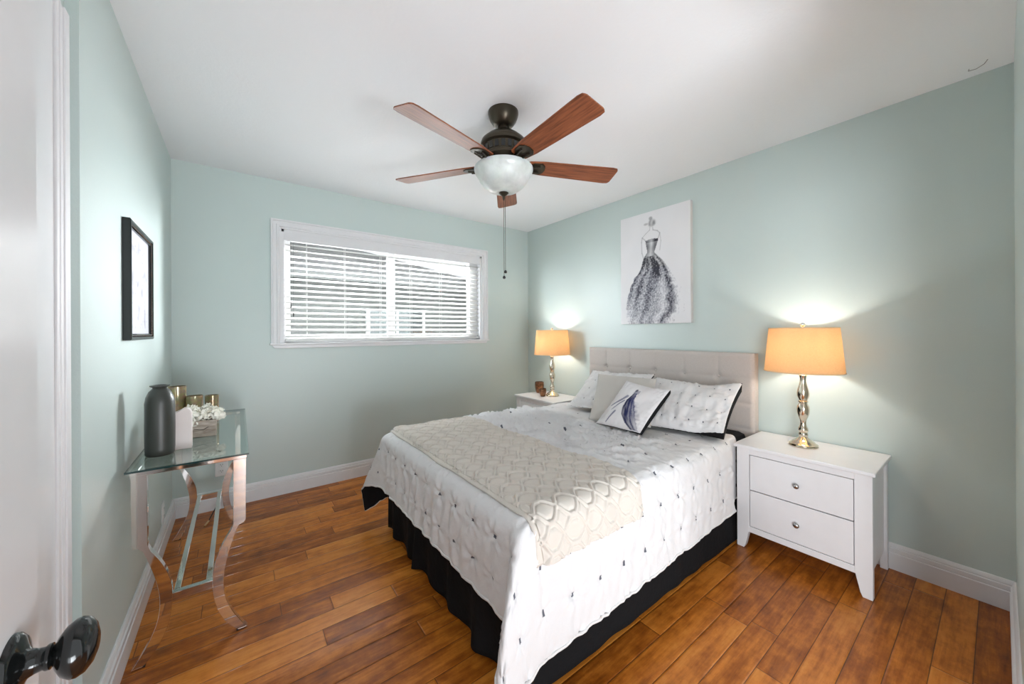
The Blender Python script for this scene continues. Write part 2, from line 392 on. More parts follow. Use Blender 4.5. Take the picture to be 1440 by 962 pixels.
    for x0, x1, dy in ((0.289, 1.195, 0.018), (1.12, 2.089, 0.0)):
        a, b = fy0 + dy, fy0 + dy + 0.03
        m.box(x0, x0 + 0.05, a, b, 1.18, 2.05).box(x1 - 0.05, x1, a, b, 1.18, 2.05).box(x0 + 0.05, x1 - 0.05, a + 0.001, b, 1.18, 1.225).box(x0 + 0.05, x1 - 0.05, a + 0.001, b, 2.0, 2.05)
    fo = fy0 - 0.006; m.box(0.289, 0.31, fo, fy1, 1.178, 2.05).box(1.995, 2.089, fo, fy1, 1.178, 2.05).box(0.309, 1.996, fo - 0.001, fy1, 1.176, 1.20).box(0.309, 1.996, fo - 0.001, fy1, 2.03, 2.05)
    m.build('window_frame', M_VINYL, win, bevel=0.002)
    for x0, x1, yy in ((0.335, 1.15, fy0 + 0.032), (1.165, 2.045, fy0 + 0.014)):
        MB().box(x0, x1, yy, yy + 0.003, 1.22, 2.005).build('window_pane', M_GLASS, win)
structure()

def outside():
    struct(box('ground', (-8, 10, YB + 0.14, 14, -0.35, -0.3), simple('concrete_yard', srgb(120, 118, 112), 0.9)))
    h = empty('neighbour_house', (1.0, 5.5, -0.3), 'grey house next door with low hip roof, seen through the window blind', 'house')
    def b(name, d, mat, par=h, **k):
        x0, x1, y0, y1, z0, z1 = d
        return MB().box(x0 - 1.0, x1 - 1.0, y0 - 5.5, y1 - 5.5, z0 + 0.3, z1 + 0.3).build(name, mat, par, **k)
    t = NT('lap_siding'); v = t.coord(); sp = t.n('ShaderNodeSeparateXYZ'); t.link(v, sp.inputs[0])
    st = t.math('FRACT', t.math('MULTIPLY', sp.outputs[2], 5.5)); t.set(t.mix(t.noise(v, 3), srgb(92, 91, 88), srgb(100, 99, 96)), 0.8); t.bump(st, 0.8, 0.02)
    b('wall', (-5, 3.2, 5.5, 9, -0.3, 1.98), t.m)
    shing = wood_mat('grey_shingle', srgb(84, 83, 81), srgb(112, 111, 109), (4, 14, 14), 0.9, 4)
    e = [(-5.3, 4.95, 1.93), (3.45, 4.95, 1.93), (3.45, 9.4, 1.93), (-5.3, 9.4, 1.93), (-3.2, 7.1, 2.85), (1.35, 7.1, 2.85), (-5.3, 4.95, 1.99), (3.45, 4.95, 1.99), (3.45, 9.4, 1.99), (-5.3, 9.4, 1.99)]
    e = [(x - 1.0, y - 5.5, z + 0.3) for x, y, z in e]
    MB().add(e, [(0, 3, 2, 1), (0, 1, 7, 6), (1, 2, 8, 7), (2, 3, 9, 8), (3, 0, 6, 9), (6, 7, 5, 4), (7, 8, 5), (8, 9, 4, 5), (9, 6, 4)]).build('roof', shing, h)
    b('gutter', (-5.3, 3.45, 4.86, 4.96, 1.90, 1.99), simple('dark_gutter', srgb(66, 64, 62), 0.6))
    f = b('window_frame', (1.47, 2.36, 5.44, 5.5, 1.20, 1.60), M_VINYL)
    b('pane', (1.52, 1.90, 5.43, 5.445, 1.24, 1.56), simple('dark_pane', srgb(70, 72, 72), 0.1, 0, 0.8), f)
    b('pane', (1.94, 2.31, 5.43, 5.445, 1.24, 1.56), simple('dark_pane', srgb(70, 72, 72), 0.1, 0, 0.8), f)
outside()

# ------------------------------------------------------------------ window blind
def blind():
    r = empty('window_blind', (1.19, YB + 0.035, 1.18), 'white horizontal slatted blind with open slats hanging in the back wall window', 'blind')
    L = lambda x0, x1, y0, y1, z0, z1: (x0 - 1.19, x1 - 1.19, y0 - YB - 0.035, y1 - YB - 0.035, z0 - 1.18, z1 - 1.18)
    box('valance', L(0.2885, 2.0895, YB + 0.001, YB + 0.014, 1.984, 2.0505), M_TRIM, r, 0.002)
    box('headrail', L(0.295, 2.083, YB + 0.016, YB + 0.06, 2.005, 2.048), M_SLAT, r)
    N = 17; z0, z1 = 1.232, 1.955
    th = R_(24); hw = 0.025
    prof = []
    for i in range(7):
        s_ = -1 + 2 * i / 6; prof.append((s_ * hw, 0.0022 * (1 - s_ * s_) + 0.0012))
    for i in range(7):
        s_ = 1 - 2 * i / 6; prof.append((s_ * hw, 0.0022 * (1 - s_ * s_) - 0.0012))
    pr = [(p * math.cos(th) - q * math.sin(th), p * math.sin(th) + q * math.cos(th)) for p, q in prof]
    base = MB().prism(pr, -0.892, 0.892, 'yz').build('slat', M_SLAT, r, smooth=40)
    for i in range(N):
        o = base if i == 0 else base.copy()
        if i: COL.objects.link(o); o.parent = r
        o.location = (0, 0, z0 + (z1 - z0) * i / (N - 1) - 1.18)
    box('bottom_rail', L(0.298, 2.082, YB + 0.015, YB + 0.058, 1.188, 1.208), M_SLAT, r, 0.003)
    for x in (0.45, 0.74, 1.045, 1.33, 1.64, 1.95):
        m = MB()
        for y in (YB + 0.0115, YB + 0.0585): m.tube([(x - 1.19, y - YB - 0.035, 0.02), (x - 1.19, y - YB - 0.035, 0.83)], 0.0011, 5)
        m.build('ladder_cord', M_SLAT, r)
    for x, z in ((0.335, 1.455), (0.352, 1.385)):
        m = MB().lathe([(0.0, 0.03), (0.003, 0.028), (0.006, 0.0), (0.0, -0.001)], (x - 1.19, -0.031, z - 1.18), 10).tube([(x - 1.19, -0.031, z - 1.155), (x - 1.19, -0.030, 0.80)], 0.0007, 5)
        t_ = m.build('cord_tassel', M_BLACKPL, r, smooth=50)
blind()

# ------------------------------------------------------------------ pictures
def colour_grid(name, W, H, nx, ny, depth, fn, mat, edge_mat, parent=None):
    """slab facing +z local (u right, v up) with colours on the front grid; built in local xy"""
    vs = []; fs = []; cols = []
    for j in range(ny + 1):
        for i in range(nx + 1):
            vs.append(((i / nx - 0.5) * W, (j / ny - 0.5) * H, depth)); cols.append(fn(i / nx, 1 - j / ny))
    for j in range(ny):
        for i in range(nx):
            a = j * (nx + 1) + i; fs.append((a, a + 1, a + nx + 2, a + nx + 1))
    k = len(vs); w2, h2 = W / 2, H / 2
    vs += [(-w2, -h2, 0), (w2, -h2, 0), (w2, h2, 0), (-w2, h2, 0), (-w2, -h2, depth), (w2, -h2, depth), (w2, h2, depth), (-w2, h2, depth)]
    ff = [(k, k + 3, k + 2, k + 1), (k, k + 1, k + 5, k + 4), (k + 1, k + 2, k + 6, k + 5), (k + 2, k + 3, k + 7, k + 6), (k + 3, k, k + 4, k + 7)]
    me = bpy.data.meshes.new(name); me.from_pydata(vs, [], fs + ff); me.materials.append(mat); me.materials.append(edge_mat)
    me.polygons.foreach_set('material_index', [0] * len(fs) + [1] * len(ff))
    ca = me.color_attributes.new('art', 'FLOAT_COLOR', 'POINT')
    cols += [(0.8, 0.8, 0.8)] * 8
    for i, c in enumerate(cols): ca.data[i].color = (*c, 1)
    o = bpy.data.objects.new(name, me); COL.objects.link(o)
    if parent: o.parent = parent
    return o
def sm(a, b, x):
    t = min(1, max(0, (x - a) / (b - a))); return t * t * (3 - 2 * t)
def interp(tab, x):
    if x <= tab[0][0]: return tab[0][1]
    for (a, b), (c, d) in zip(tab, tab[1:]):
        if x <= c: return b + (d - b) * (x - a) / (c - a)
    return tab[-1][1]
def nz(x, y, z=0.0): return noise.noise(Vector((x, y, z)))

def dress_art(s, t):
    # s: 0 left..1 right ; t: 0 top..1 bottom.  left/right outline of the gown over t
    bg = srgb(226, 226, 228); c = Vector(bg) * (1 - 0.02 * (nz(s * 6, t * 6) + 0.5))
    Lt = [(0.24, 0.39), (0.27, 0.395), (0.36, 0.42), (0.41, 0.36), (0.52, 0.31), (0.61, 0.18), (0.73, 0.12), (0.82, 0.095), (0.93, 0.09), (1.0, 0.10)]
    Rt = [(0.24, 0.58), (0.27, 0.575), (0.37, 0.52), (0.42, 0.59), (0.46, 0.65), (0.57, 0.76), (0.70, 0.86), (0.82, 0.91), (0.90, 0.92), (0.93, 0.82), (1.0, 0.78)]
    if t > 0.245 + 0.012 * abs(s - 0.485) * 8:
        wob = 0.02 * nz(s * 9, t * 22, 3) * sm(0.4, 0.7, t) * 2
        l = interp(Lt, t) + wob; r = interp(Rt, t) + wob
        if l < s < r:
            u = (s - l) / (r - l)
            if t < 0.40:
                d = 0.25 + 0.5 * (min(u, 1 - u) * 2) ** 1.4 + 0.35 * nz(s * 18, t * 14, 5)
                if t < 0.275: d -= 0.3
            else:
                streak = nz(u * 7 + 2.0 * (t - 0.4), t * 2.2, 7) ; fine = nz(s * 55, t * 60, 2)
                d = 0.40 + 0.60 * streak + 0.42 * fine + 0.14 * sm(0.6, 1, t)
                dark = math.exp(-((u - 0.62) / 0.13) ** 2) * math.exp(-((t - 0.50) / 0.09) ** 2)
                dark += 0.6 * math.exp(-((u - 0.2) / 0.15) ** 2) * math.exp(-((t - 0.44) / 0.06) ** 2)
                d -= 0.8 * dark
                if nz(s * 90, t * 90, 11) > 0.42: d += 0.5
                edge = min(u, 1 - u)
                if u > 0.5: d += 0.45 * (1 - sm(0.0, 0.16, edge)) * sm(0.45, 0.6, t)
                else: d += 0.25 * (1 - sm(0.0, 0.05, edge))
            d = max(0.03, min(1.0, d)); col = Vector(srgb(40, 40, 50)).lerp(Vector(bg), d)
            if t > 0.5: col = col.lerp(Vector((col[0] * 0.94, col[1] * 0.95, col[2] * 1.06)), 1 - d)
            return tuple(col)
    # shoulders, neck and head in thin grey strokes
    def stroke(pts, wd, dk):
        nonlocal c
        for (x0, y0), (x1, y1) in zip(pts, pts[1:]):
            dx, dy = (x1 - x0) * 0.63, (y1 - y0) * 0.92; px_, py_ = (s - x0) * 0.63, (t - y0) * 0.92
            L2 = dx * dx + dy * dy; k = min(1, max(0, (px_ * dx + py_ * dy) / L2)); dd = math.hypot(px_ - k * dx, py_ - k * dy)
            if dd < wd: c = c.lerp(Vector(srgb(120, 120, 124)), dk * (1 - dd / wd) )
    stroke([(0.39, 0.25), (0.345, 0.22), (0.335, 0.26), (0.34, 0.36), (0.37, 0.42)], 0.006, 0.6)
    stroke([(0.58, 0.25), (0.60, 0.21), (0.565, 0.185), (0.505, 0.17), (0.50, 0.15)], 0.006, 0.6)
    stroke([(0.60, 0.21), (0.615, 0.28), (0.60, 0.36)], 0.005, 0.45)
    stroke([(0.345, 0.22), (0.40, 0.19), (0.455, 0.165), (0.46, 0.14)], 0.005, 0.5)
    hd = math.hypot((s - 0.49) / 0.055, (t - 0.105) / 0.035)
    if hd < 1.3: c = c.lerp(Vector(srgb(90, 90, 94)), (1 - sm(0.6, 1.3, hd)) * (0.55 + 0.6 * nz(s * 30, t * 30, 9)))
    hb = math.hypot((s - 0.47) / 0.03, (t - 0.062) / 0.018)
    if hb < 1.2: c = c.lerp(Vector(srgb(110, 110, 112)), (1 - sm(0.5, 1.2, hb)) * 0.6)
    hf = math.hypot((s - 0.40) / 0.035, (t - 0.105) / 0.012)
    if hf < 1.2: c = c.lerp(Vector(srgb(150, 150, 152)), (1 - sm(0.5, 1.2, hf)) * 0.6)
    return tuple(c)
cv = colour_grid('canvas_picture', 0.626, 0.925, 150, 220, 0.033, dress_art, M_ART, simple('canvas_edge', srgb(222, 218, 216), 0.7))
cv.matrix_world = Matrix.Translation((XR - 0.001, 1.707, 1.780)) @ Matrix(((0, 0, -1), (-1, 0, 0), (0, 1, 0))).to_4x4()
tag(cv, 'unframed white canvas picture of a black and silver ball gown above the headboard', 'picture')

def sketch_art(s, t):
    c = Vector(srgb(186, 186, 194)); v = 0
    v = max(0, nz(s * 7, t * 9, 1) - 0.25) * 1.1 + max(0, nz(s * 26, t * 34, 4) - 0.25) * 0.9
    if abs(s - 0.5) > 0.40 or abs(t - 0.5) > 0.44: v = 0
    return tuple(c.lerp(Vector(srgb(96, 96, 110)), min(0.8, v)))
def left_picture():
    y0, y1, z0, z1 = 2.052, 2.530, 1.228, 1.712
    zc = (z0 + z1) / 2
    r = empty('framed_picture', (XL, (y0 + y1) / 2, zc), 'black framed picture with beaded silver lip and faint floral sketch on the left wall', 'picture')
    m = MB(); to3 = lambda a, z, d: (d + 0.0005, a, z); hy, hz = (y1 - y0) / 2, (z1 - z0) / 2
    frame_sweep(m, -hy, hy, -hz, hz, [(0, 0), (0, 0.022), (0.004, 0.025), (0.012, 0.025), (0.016, 0.019), (0.026, 0.016), (0.026, 0)], to3)
    m.build('frame', M_BLACKMETAL, r, smooth=30)
    m = MB(); n1 = 60
    for e in range(4):
        for i in range(n1):
            f = -1 + 2 * (i + 0.5) / n1
            a, b = ((f * (hy - 0.02), hz - 0.0185), (f * (hy - 0.02), -hz + 0.0185), (hy - 0.0185, f * (hz - 0.02)), (-hy + 0.0185, f * (hz - 0.02)))[e]
            rr = 0.0034
            m.add([(0.0195 + rr, a, b), (0.0195 - rr, a, b), (0.0195, a + rr, b), (0.0195, a - rr, b), (0.0195, a, b + rr), (0.0195, a, b - rr)],
                  [(0, 2, 4), (0, 4, 3), (0, 3, 5), (0, 5, 2), (1, 4, 2), (1, 3, 4), (1, 5, 3), (1, 2, 5)])
    m.build('beading', M_CHROME2, r)
    g = colour_grid('sketch', 2 * hy - 0.05, 2 * hz - 0.05, 60, 60, 0.004, sketch_art, M_ART, M_BLACKPL, r)
    g.matrix_local = Matrix.Translation((0.006, 0, 0)) @ Matrix(((0, 0, 1), (1, 0, 0), (0, 1, 0))).to_4x4()
left_picture()

def outlet(loc, face, label):
    r = empty('wall_outlet', loc, label, 'outlet')
    P = (lambda u, d, z: (u, -d, z)) if face == '-y' else (lambda u, d, z: (d, u, z))
    def pb(m, u0, u1, d0, d1, z0, z1):
        a, b = P(u0, d0, z0), P(u1, d1, z1); m.box(min(a[0], b[0]), max(a[0], b[0]), min(a[1], b[1]), max(a[1], b[1]), z0, z1)
    m = MB(); pb(m, -0.037, 0.037, 0.0005, 0.006, -0.058, 0.058); m.build('cover_plate', M_OUTLET, r, bevel=0.002)
    for zz in (-0.022, 0.022):
        m = MB(); pb(m, -0.016, 0.016, 0.0055, 0.0085, zz - 0.014, zz + 0.014); q = m.build('socket', M_OUTLET, r, bevel=0.004)
        m = MB()
        for u in (-0.006, 0.006): pb(m, u - 0.0012, u + 0.0012, 0.008, 0.009, zz - 0.002, zz + 0.007)
        pb(m, -0.002, 0.002, 0.008, 0.009, zz - 0.010, zz - 0.006); m.build('slot', M_SLOT, q)
outlet((-0.100, YB, 0.288), '-y', 'white wall outlet on the back wall behind the console table')
outlet((XL, 2.95, 0.205), '+x', 'white wall outlet low on the left wall just above the baseboard')

# ------------------------------------------------------------------ ceiling fan
def fan():
    cx_, cy_ = 1.150, 1.605
    r = empty('ceiling_fan', (cx_, cy_, ZC), 'bronze ceiling fan with five walnut blades and a white glass bowl light', 'ceiling fan')
    z = lambda a: a - ZC
    MB().lathe([(0, z(2.4399)), (0.081, z(2.4399)), (0.082, z(2.430)), (0.079, z(2.415)), (0.070, z(2.392)), (0.056, z(2.372)), (0.046, z(2.362)), (0.034, z(2.358)), (0, z(2.358))], (0, 0, 0), 40).build('canopy', M_BRONZE, r, smooth=40)
    MB().lathe([(0, z(2.36)), (0.030, z(2.36)), (0.032, z(2.345)), (0.026, z(2.34)), (0.026, z(2.325)), (0.036, z(2.318)), (0, z(2.318))], (0, 0, 0), 32).build('downrod_collar', M_BRONZE, r, smooth=40)
    MB().lathe([(0, z(2.322)), (0.050, z(2.322)), (0.090, z(2.305)), (0.118, z(2.280)), (0.124, z(2.262)), (0.122, z(2.252)), (0.108, z(2.246)), (0.104, z(2.205)), (0.116, z(2.196)), (0.118, z(2.180)), (0.100, z(2.166)), (0.086, z(2.160)), (0.080, z(2.150)), (0, z(2.150))], (0, 0, 0), 48).build('motor_housing', M_BRONZE, r, smooth=35)
    m = MB()
    for i in range(20):
        a = 2 * PI * i / 20; c, s = math.cos(a), math.sin(a)
        m.rectbar((0.105 * c - 0.01 * s, 0.105 * s + 0.01 * c, z(2.226)), (0.105 * c + 0.01 * s, 0.105 * s - 0.01 * c, z(2.226)), 0.006, 0.034)
    m.build('vent_ring', M_BLACKMETAL, r)
    MB().lathe([(0, z(2.155)), (0.070, z(2.155)), (0.072, z(2.135)), (0.150, z(2.132)), (0.152, z(2.124)), (0, z(2.124))], (0, 0, 0), 40).build('light_fitter', M_BRONZE, r, smooth=35)
    bw = [(0.148, z(2.137)), (0.158, z(2.134)), (0.159, z(2.126)), (0.155, z(2.112)), (0.146, z(2.098)), (0.138, z(2.086)), (0.128, z(2.066)), (0.108, z(2.040)), (0.080, z(2.019)), (0.045, z(2.006)), (0.014, z(2.003))]
    inn = [(max(0.010, a - 0.004), b + 0.004) for a, b in bw[::-1]]
    MB().lathe(bw + inn, (0, 0, 0), 56).build('glass_bowl', M_BOWL, r, smooth=60)
    MB().lathe([(0, z(2.012)), (0.026, z(2.010)), (0.027, z(2.003)), (0.018, z(1.994)), (0.008, z(1.986)), (0.006, z(1.972)), (0.003, z(1.964)), (0, z(1.963))], (0, 0, 0), 24).build('finial', M_BRONZE, r, smooth=40)
    # one blade along +x, then four turned copies
    bl = MB(); L0, L1 = 0.128, 0.655; pts = []
    for (x, hw) in ((L0, 0.036), (L0 + 0.012, 0.047), (0.22, 0.057), (0.62, 0.070), (0.645, 0.066), (L1 - 0.003, 0.056), (L1, 0.046)): pts.append((x, hw))
    poly = [(x, -h) for x, h in pts] + [(x, h) for x, h in pts[::-1]]
    bl.prism(poly, -0.003, 0.003, 'xy')
    ir = MB()
    ir.prism([(0.095, -0.018), (0.145, -0.024), (0.165, -0.042), (0.208, -0.045), (0.228, -0.028), (0.234, 0), (0.228, 0.028), (0.208, 0.045), (0.165, 0.042), (0.145, 0.024), (0.095, 0.018)], -0.0085, -0.0032, 'xy')
    ir.box(0.085, 0.150, -0.014, 0.014, -0.018, -0.006)
    for q in (-0.011, 0.011): ir.tube([(0.088, q, -0.016), (0.135, q * 1.3, -0.022), (0.200, q * 2.2, -0.013)], 0.0045, 8)
    b0 = bl.build('blade', M_BLADE, r, bevel=0.0015); i0 = ir.build('blade_iron', M_BRONZE, b0, smooth=35)
    for k in range(5):
        b = b0 if k == 0 else b0.copy()
        if k:
            COL.objects.link(b); b.parent = r; ii = i0.copy(); COL.objects.link(ii); ii.parent = b
        ang = R_(-92 + 72 * k + (-3 if k == 1 else 0))
        b.matrix_local = Matrix.Translation((0, 0, z(2.158))) @ Matrix.Rotation(ang, 4, 'Z') @ Matrix.Rotation(R_(-12), 4, 'X')
    for dx, dy, ze in ((-0.004, -0.006, 1.548), (0.010, 0.0, 1.580)):
        c = MB().tube([(dx, dy, z(2.0)), (dx, dy, z(ze))], 0.0013, 6).build('pull_chain', M_BRONZE, r)
        MB().lathe([(0, 0.009), (0.004, 0.008), (0.0085, 0), (0.007, -0.006), (0, -0.009)], (dx, dy, z(ze)), 14).build('chain_knob', M_BLACKMETAL, c, smooth=60)
fan()

# ------------------------------------------------------------------ nightstands
def nightstand(cy_, label):
    # front faces -x ; origin on the floor, depth 0.42, width 0.575
    r = empty('nightstand', (2.342, cy_, 0), label, 'nightstand', 'white nightstands either side of the bed')
    D, hw = 0.395, 0.2875
    box('top', (-0.017, D + 0.008, -hw - 0.012, hw + 0.012, 0.578, 0.597), M_NS, r, 0.004)
    m = MB()
    m.box(0.0, D, hw - 0.064 - 0.0, hw - 0.05, 0.12, 0.578)
    m = MB()
    for s in (-1, 1):
        a, b = sorted((s * (hw - 0.012), s * (hw - 0.026))); m.box(0.04, D - 0.03, a, b, 0.10, 0.578)
    m.box(D - 0.012, D, -hw + 0.03, hw - 0.03, 0.10, 0.578)                # back panel
    m.box(0.003, 0.022, -hw + 0.05, hw - 0.05, 0.543, 0.578)               # top rail
    m.box(0.003, 0.022, -hw + 0.05, hw - 0.05, 0.098, 0.131)               # bottom rail
    m.box(0.03, D - 0.02, -hw + 0.03, hw - 0.03, 0.105, 0.120)             # bottom board
    m.build('carcass', M_NS, r, bevel=0.002)
    w = 0.064
    for s in (-1, 1):
        o = s * hw; i = s * (hw - w); fb = s * (hw - 0.034)
        pf = [(o, 0.578), (o, 0.0), (s * (hw - 0.036), 0.0), (s * (hw - 0.044), 0.02), (s * (hw - 0.056), 0.075), (i, 0.112), (i, 0.578)]
        MB().prism(pf, 0.0, 0.034, 'yz').build('leg', M_NS, r, bevel=0.0025)
        oo = [(D, 0.578), (D, 0.0), (D - 0.028, 0.0), (D - 0.04, 0.10), (D - 0.04, 0.578)]
        a, b = sorted((o, s * (hw - 0.03))); MB().prism(oo, a, b, 'xz').build('leg', M_NS, r, bevel=0.0025)
    MB().box(0.020, 0.024, -hw + w - 0.002, hw - w + 0.002, 0.129, 0.545).build('gap_shade_panel', M_GAP, r)  # dark sheet behind the drawers, gap shade put into its colour
    for z0, z1 in ((0.343, 0.540), (0.134, 0.338)):
        d = MB().box(0.004, 0.30, -hw + w + 0.003, hw - w - 0.003, z0, z1).build('drawer', M_NS, r, bevel=0.002)
        zc = (z0 + z1) / 2 - 0.002
        MB().lathe([(0.0, -0.026), (0.007, -0.0255), (0.013, -0.022), (0.0145, -0.018), (0.012, -0.014), (0.006, -0.010), (0.0055, 0.0), (0.009, 0.003), (0, 0.0035)], (0.0045, 0, zc), 24, axis='x').build('knob', M_CHROME2, d, smooth=50)
    return r
nightstand(0.6435, 'white two drawer nightstand at the near side of the bed, fully in view')
nightstand(2.768, 'white nightstand in the far corner, partly hidden behind the bed')

# ------------------------------------------------------------------ table lamps
def lamp(cy_, label):
    r = empty('table_lamp', (2.575, cy_, 0.597), label, 'table lamp', 'lit table lamps on the nightstands')
    MB().lathe([(0, 0.0005), (0.066, 0.0005), (0.069, 0.006), (0.066, 0.014), (0.058, 0.018), (0.052, 0.026), (0.038, 0.036), (0.026, 0.046), (0.020, 0.052), (0, 0.052)], (0, 0, 0), 40).build('base', M_LAMPM, r, smooth=38)
    prof = [(0, 0.05), (0.018, 0.05), (0.0215, 0.060), (0.0225, 0.070), (0.019, 0.078), (0.0235, 0.086), (0.0235, 0.100), (0.019, 0.108), (0.0155, 0.118), (0.014, 0.135), (0.016, 0.150), (0.022, 0.165), (0.028, 0.185), (0.0305, 0.205), (0.028, 0.225), (0.021, 0.240), (0.019, 0.246), (0.0235, 0.250), (0.0235, 0.256), (0.019, 0.260), (0.022, 0.268), (0.028, 0.284), (0.0295, 0.300), (0.026, 0.322), (0.0195, 0.345), (0.0155, 0.365), (0.015, 0.385), (0.018, 0.396), (0.020, 0.402), (0.013, 0.408), (0.0, 0.410)]
    MB().lathe(prof, (0, 0, 0), 40).build('turned_stem', M_LAMPM, r, smooth=38)
    MB().lathe([(0, 0.408), (0.010, 0.408), (0.010, 0.440), (0.016, 0.445), (0.016, 0.480), (0, 0.480)], (0, 0, 0), 20).build('socket', M_SOCKET, r, smooth=40)
    zb, zt, rb, rt = 0.424, 0.672, 0.183, 0.160
    n = 64; m = MB()
    m.lathe([(rb, zb), (rt, zt), (rt - 0.002, zt), (rb - 0.002, zb), (rb, zb)][:5], (0, 0, 0), n)
    m.f = [f for f in m.f if len(f) == 4]; m.mi = [0] * len(m.f)
    sh = m.build('lamp_shade', M_SHADE, r, smooth=60)
    for rr, zz in ((rb, zb), (rt, zt)):
        m = MB(); m.tube([(rr * math.cos(2 * PI * i / 48), rr * math.sin(2 * PI * i / 48), zz) for i in range(49)], 0.0028, 6)
        m.build('shade_trim', M_BIND, sh, smooth=60)
    m = MB()
    for k in range(3):
        a = 2 * PI * k / 3; m.tube([(0.006 * math.cos(a), 0.006 * math.sin(a), zt - 0.004), (rt * math.cos(a), rt * math.sin(a), zt - 0.002)], 0.0018, 6)
    for s in (-1, 1): m.tube([(s * 0.014, 0, 0.45), (s * 0.045, 0, 0.50), (s * 0.045, 0, 0.60), (s * 0.012, 0, zt - 0.006), (0, 0, zt - 0.004)], 0.0018, 6)
    m.build('harp', M_SOCKET, r, smooth=60)
    MB().lathe([(0, zt - 0.006), (0.006, zt - 0.006), (0.006, zt + 0.006), (0.010, zt + 0.010), (0.0135, zt + 0.018), (0.010, zt + 0.027), (0.004, zt + 0.031), (0, zt + 0.032)], (0, 0, 0), 24).build('finial', M_CHROME, r, smooth=50)
    t = NT('lit_bulb'); t.set((1, 0.93, 0.82), 0.5); t.b.inputs['Emission Color'].default_value = (1, 0.86, 0.66, 1); t.b.inputs['Emission Strength'].default_value = 6
    MB().lathe([(0, 0.480), (0.012, 0.482), (0.016, 0.495), (0.027, 0.520), (0.030, 0.540), (0.026, 0.558), (0.014, 0.570), (0, 0.573)], (0, 0, 0), 24).build('bulb', t.m, r, smooth=60)
    d = bpy.data.lights.new('bulb_light', 'POINT'); d.energy = LAMP_W; d.color = (1.0, 0.98, 0.96); d.shadow_soft_size = 0.035
    o = bpy.data.objects.new('bulb_light', d); COL.objects.link(o); o.parent = r; o.location = (0, 0, 0.545)
    return r
lamp(0.675, 'larger looking lit lamp with linen drum shade, on the near nightstand')
lamp(2.755, 'lit lamp with linen drum shade on the far corner nightstand')

def mug(x, y, rr, h, label):
    n = 28; prof = [(0, 0.0005), (rr * 0.62, 0.0005), (rr * 0.78, h * 0.15), (rr * 0.96, h * 0.5), (rr, h * 0.75), (rr * 0.95, h * 0.86), (rr * 0.97, h * 0.93), (rr * 0.90, h), (rr * 0.84, h), (rr * 0.86, h * 0.8), (rr * 0.8, h * 0.4), (rr * 0.5, h * 0.12), (0, h * 0.10)]
    m = MB().lathe(prof, (0, 0, 0), n)
    t = NT('copper_lustre_glass'); c = t.ramp(t.noise(t.coord(), 60, 3), [(0.35, srgb(86, 52, 34)), (0.65, srgb(176, 124, 88))]); t.set(c, 0.18, 0.7, 0.6)
    o = m.build('candle_holder', t.m, None, smooth=50); o.location = (x, y, 0.597)
    tag(o, label, 'candle holder', 'copper candle holders'); return o
mug(2.600, 2.985, 0.050, 0.118, 'larger copper glass candle holder beside the far lamp, behind the smaller one')
mug(2.478, 2.792, 0.036, 0.082, 'smaller copper glass candle holder in front of the larger one by the far lamp')

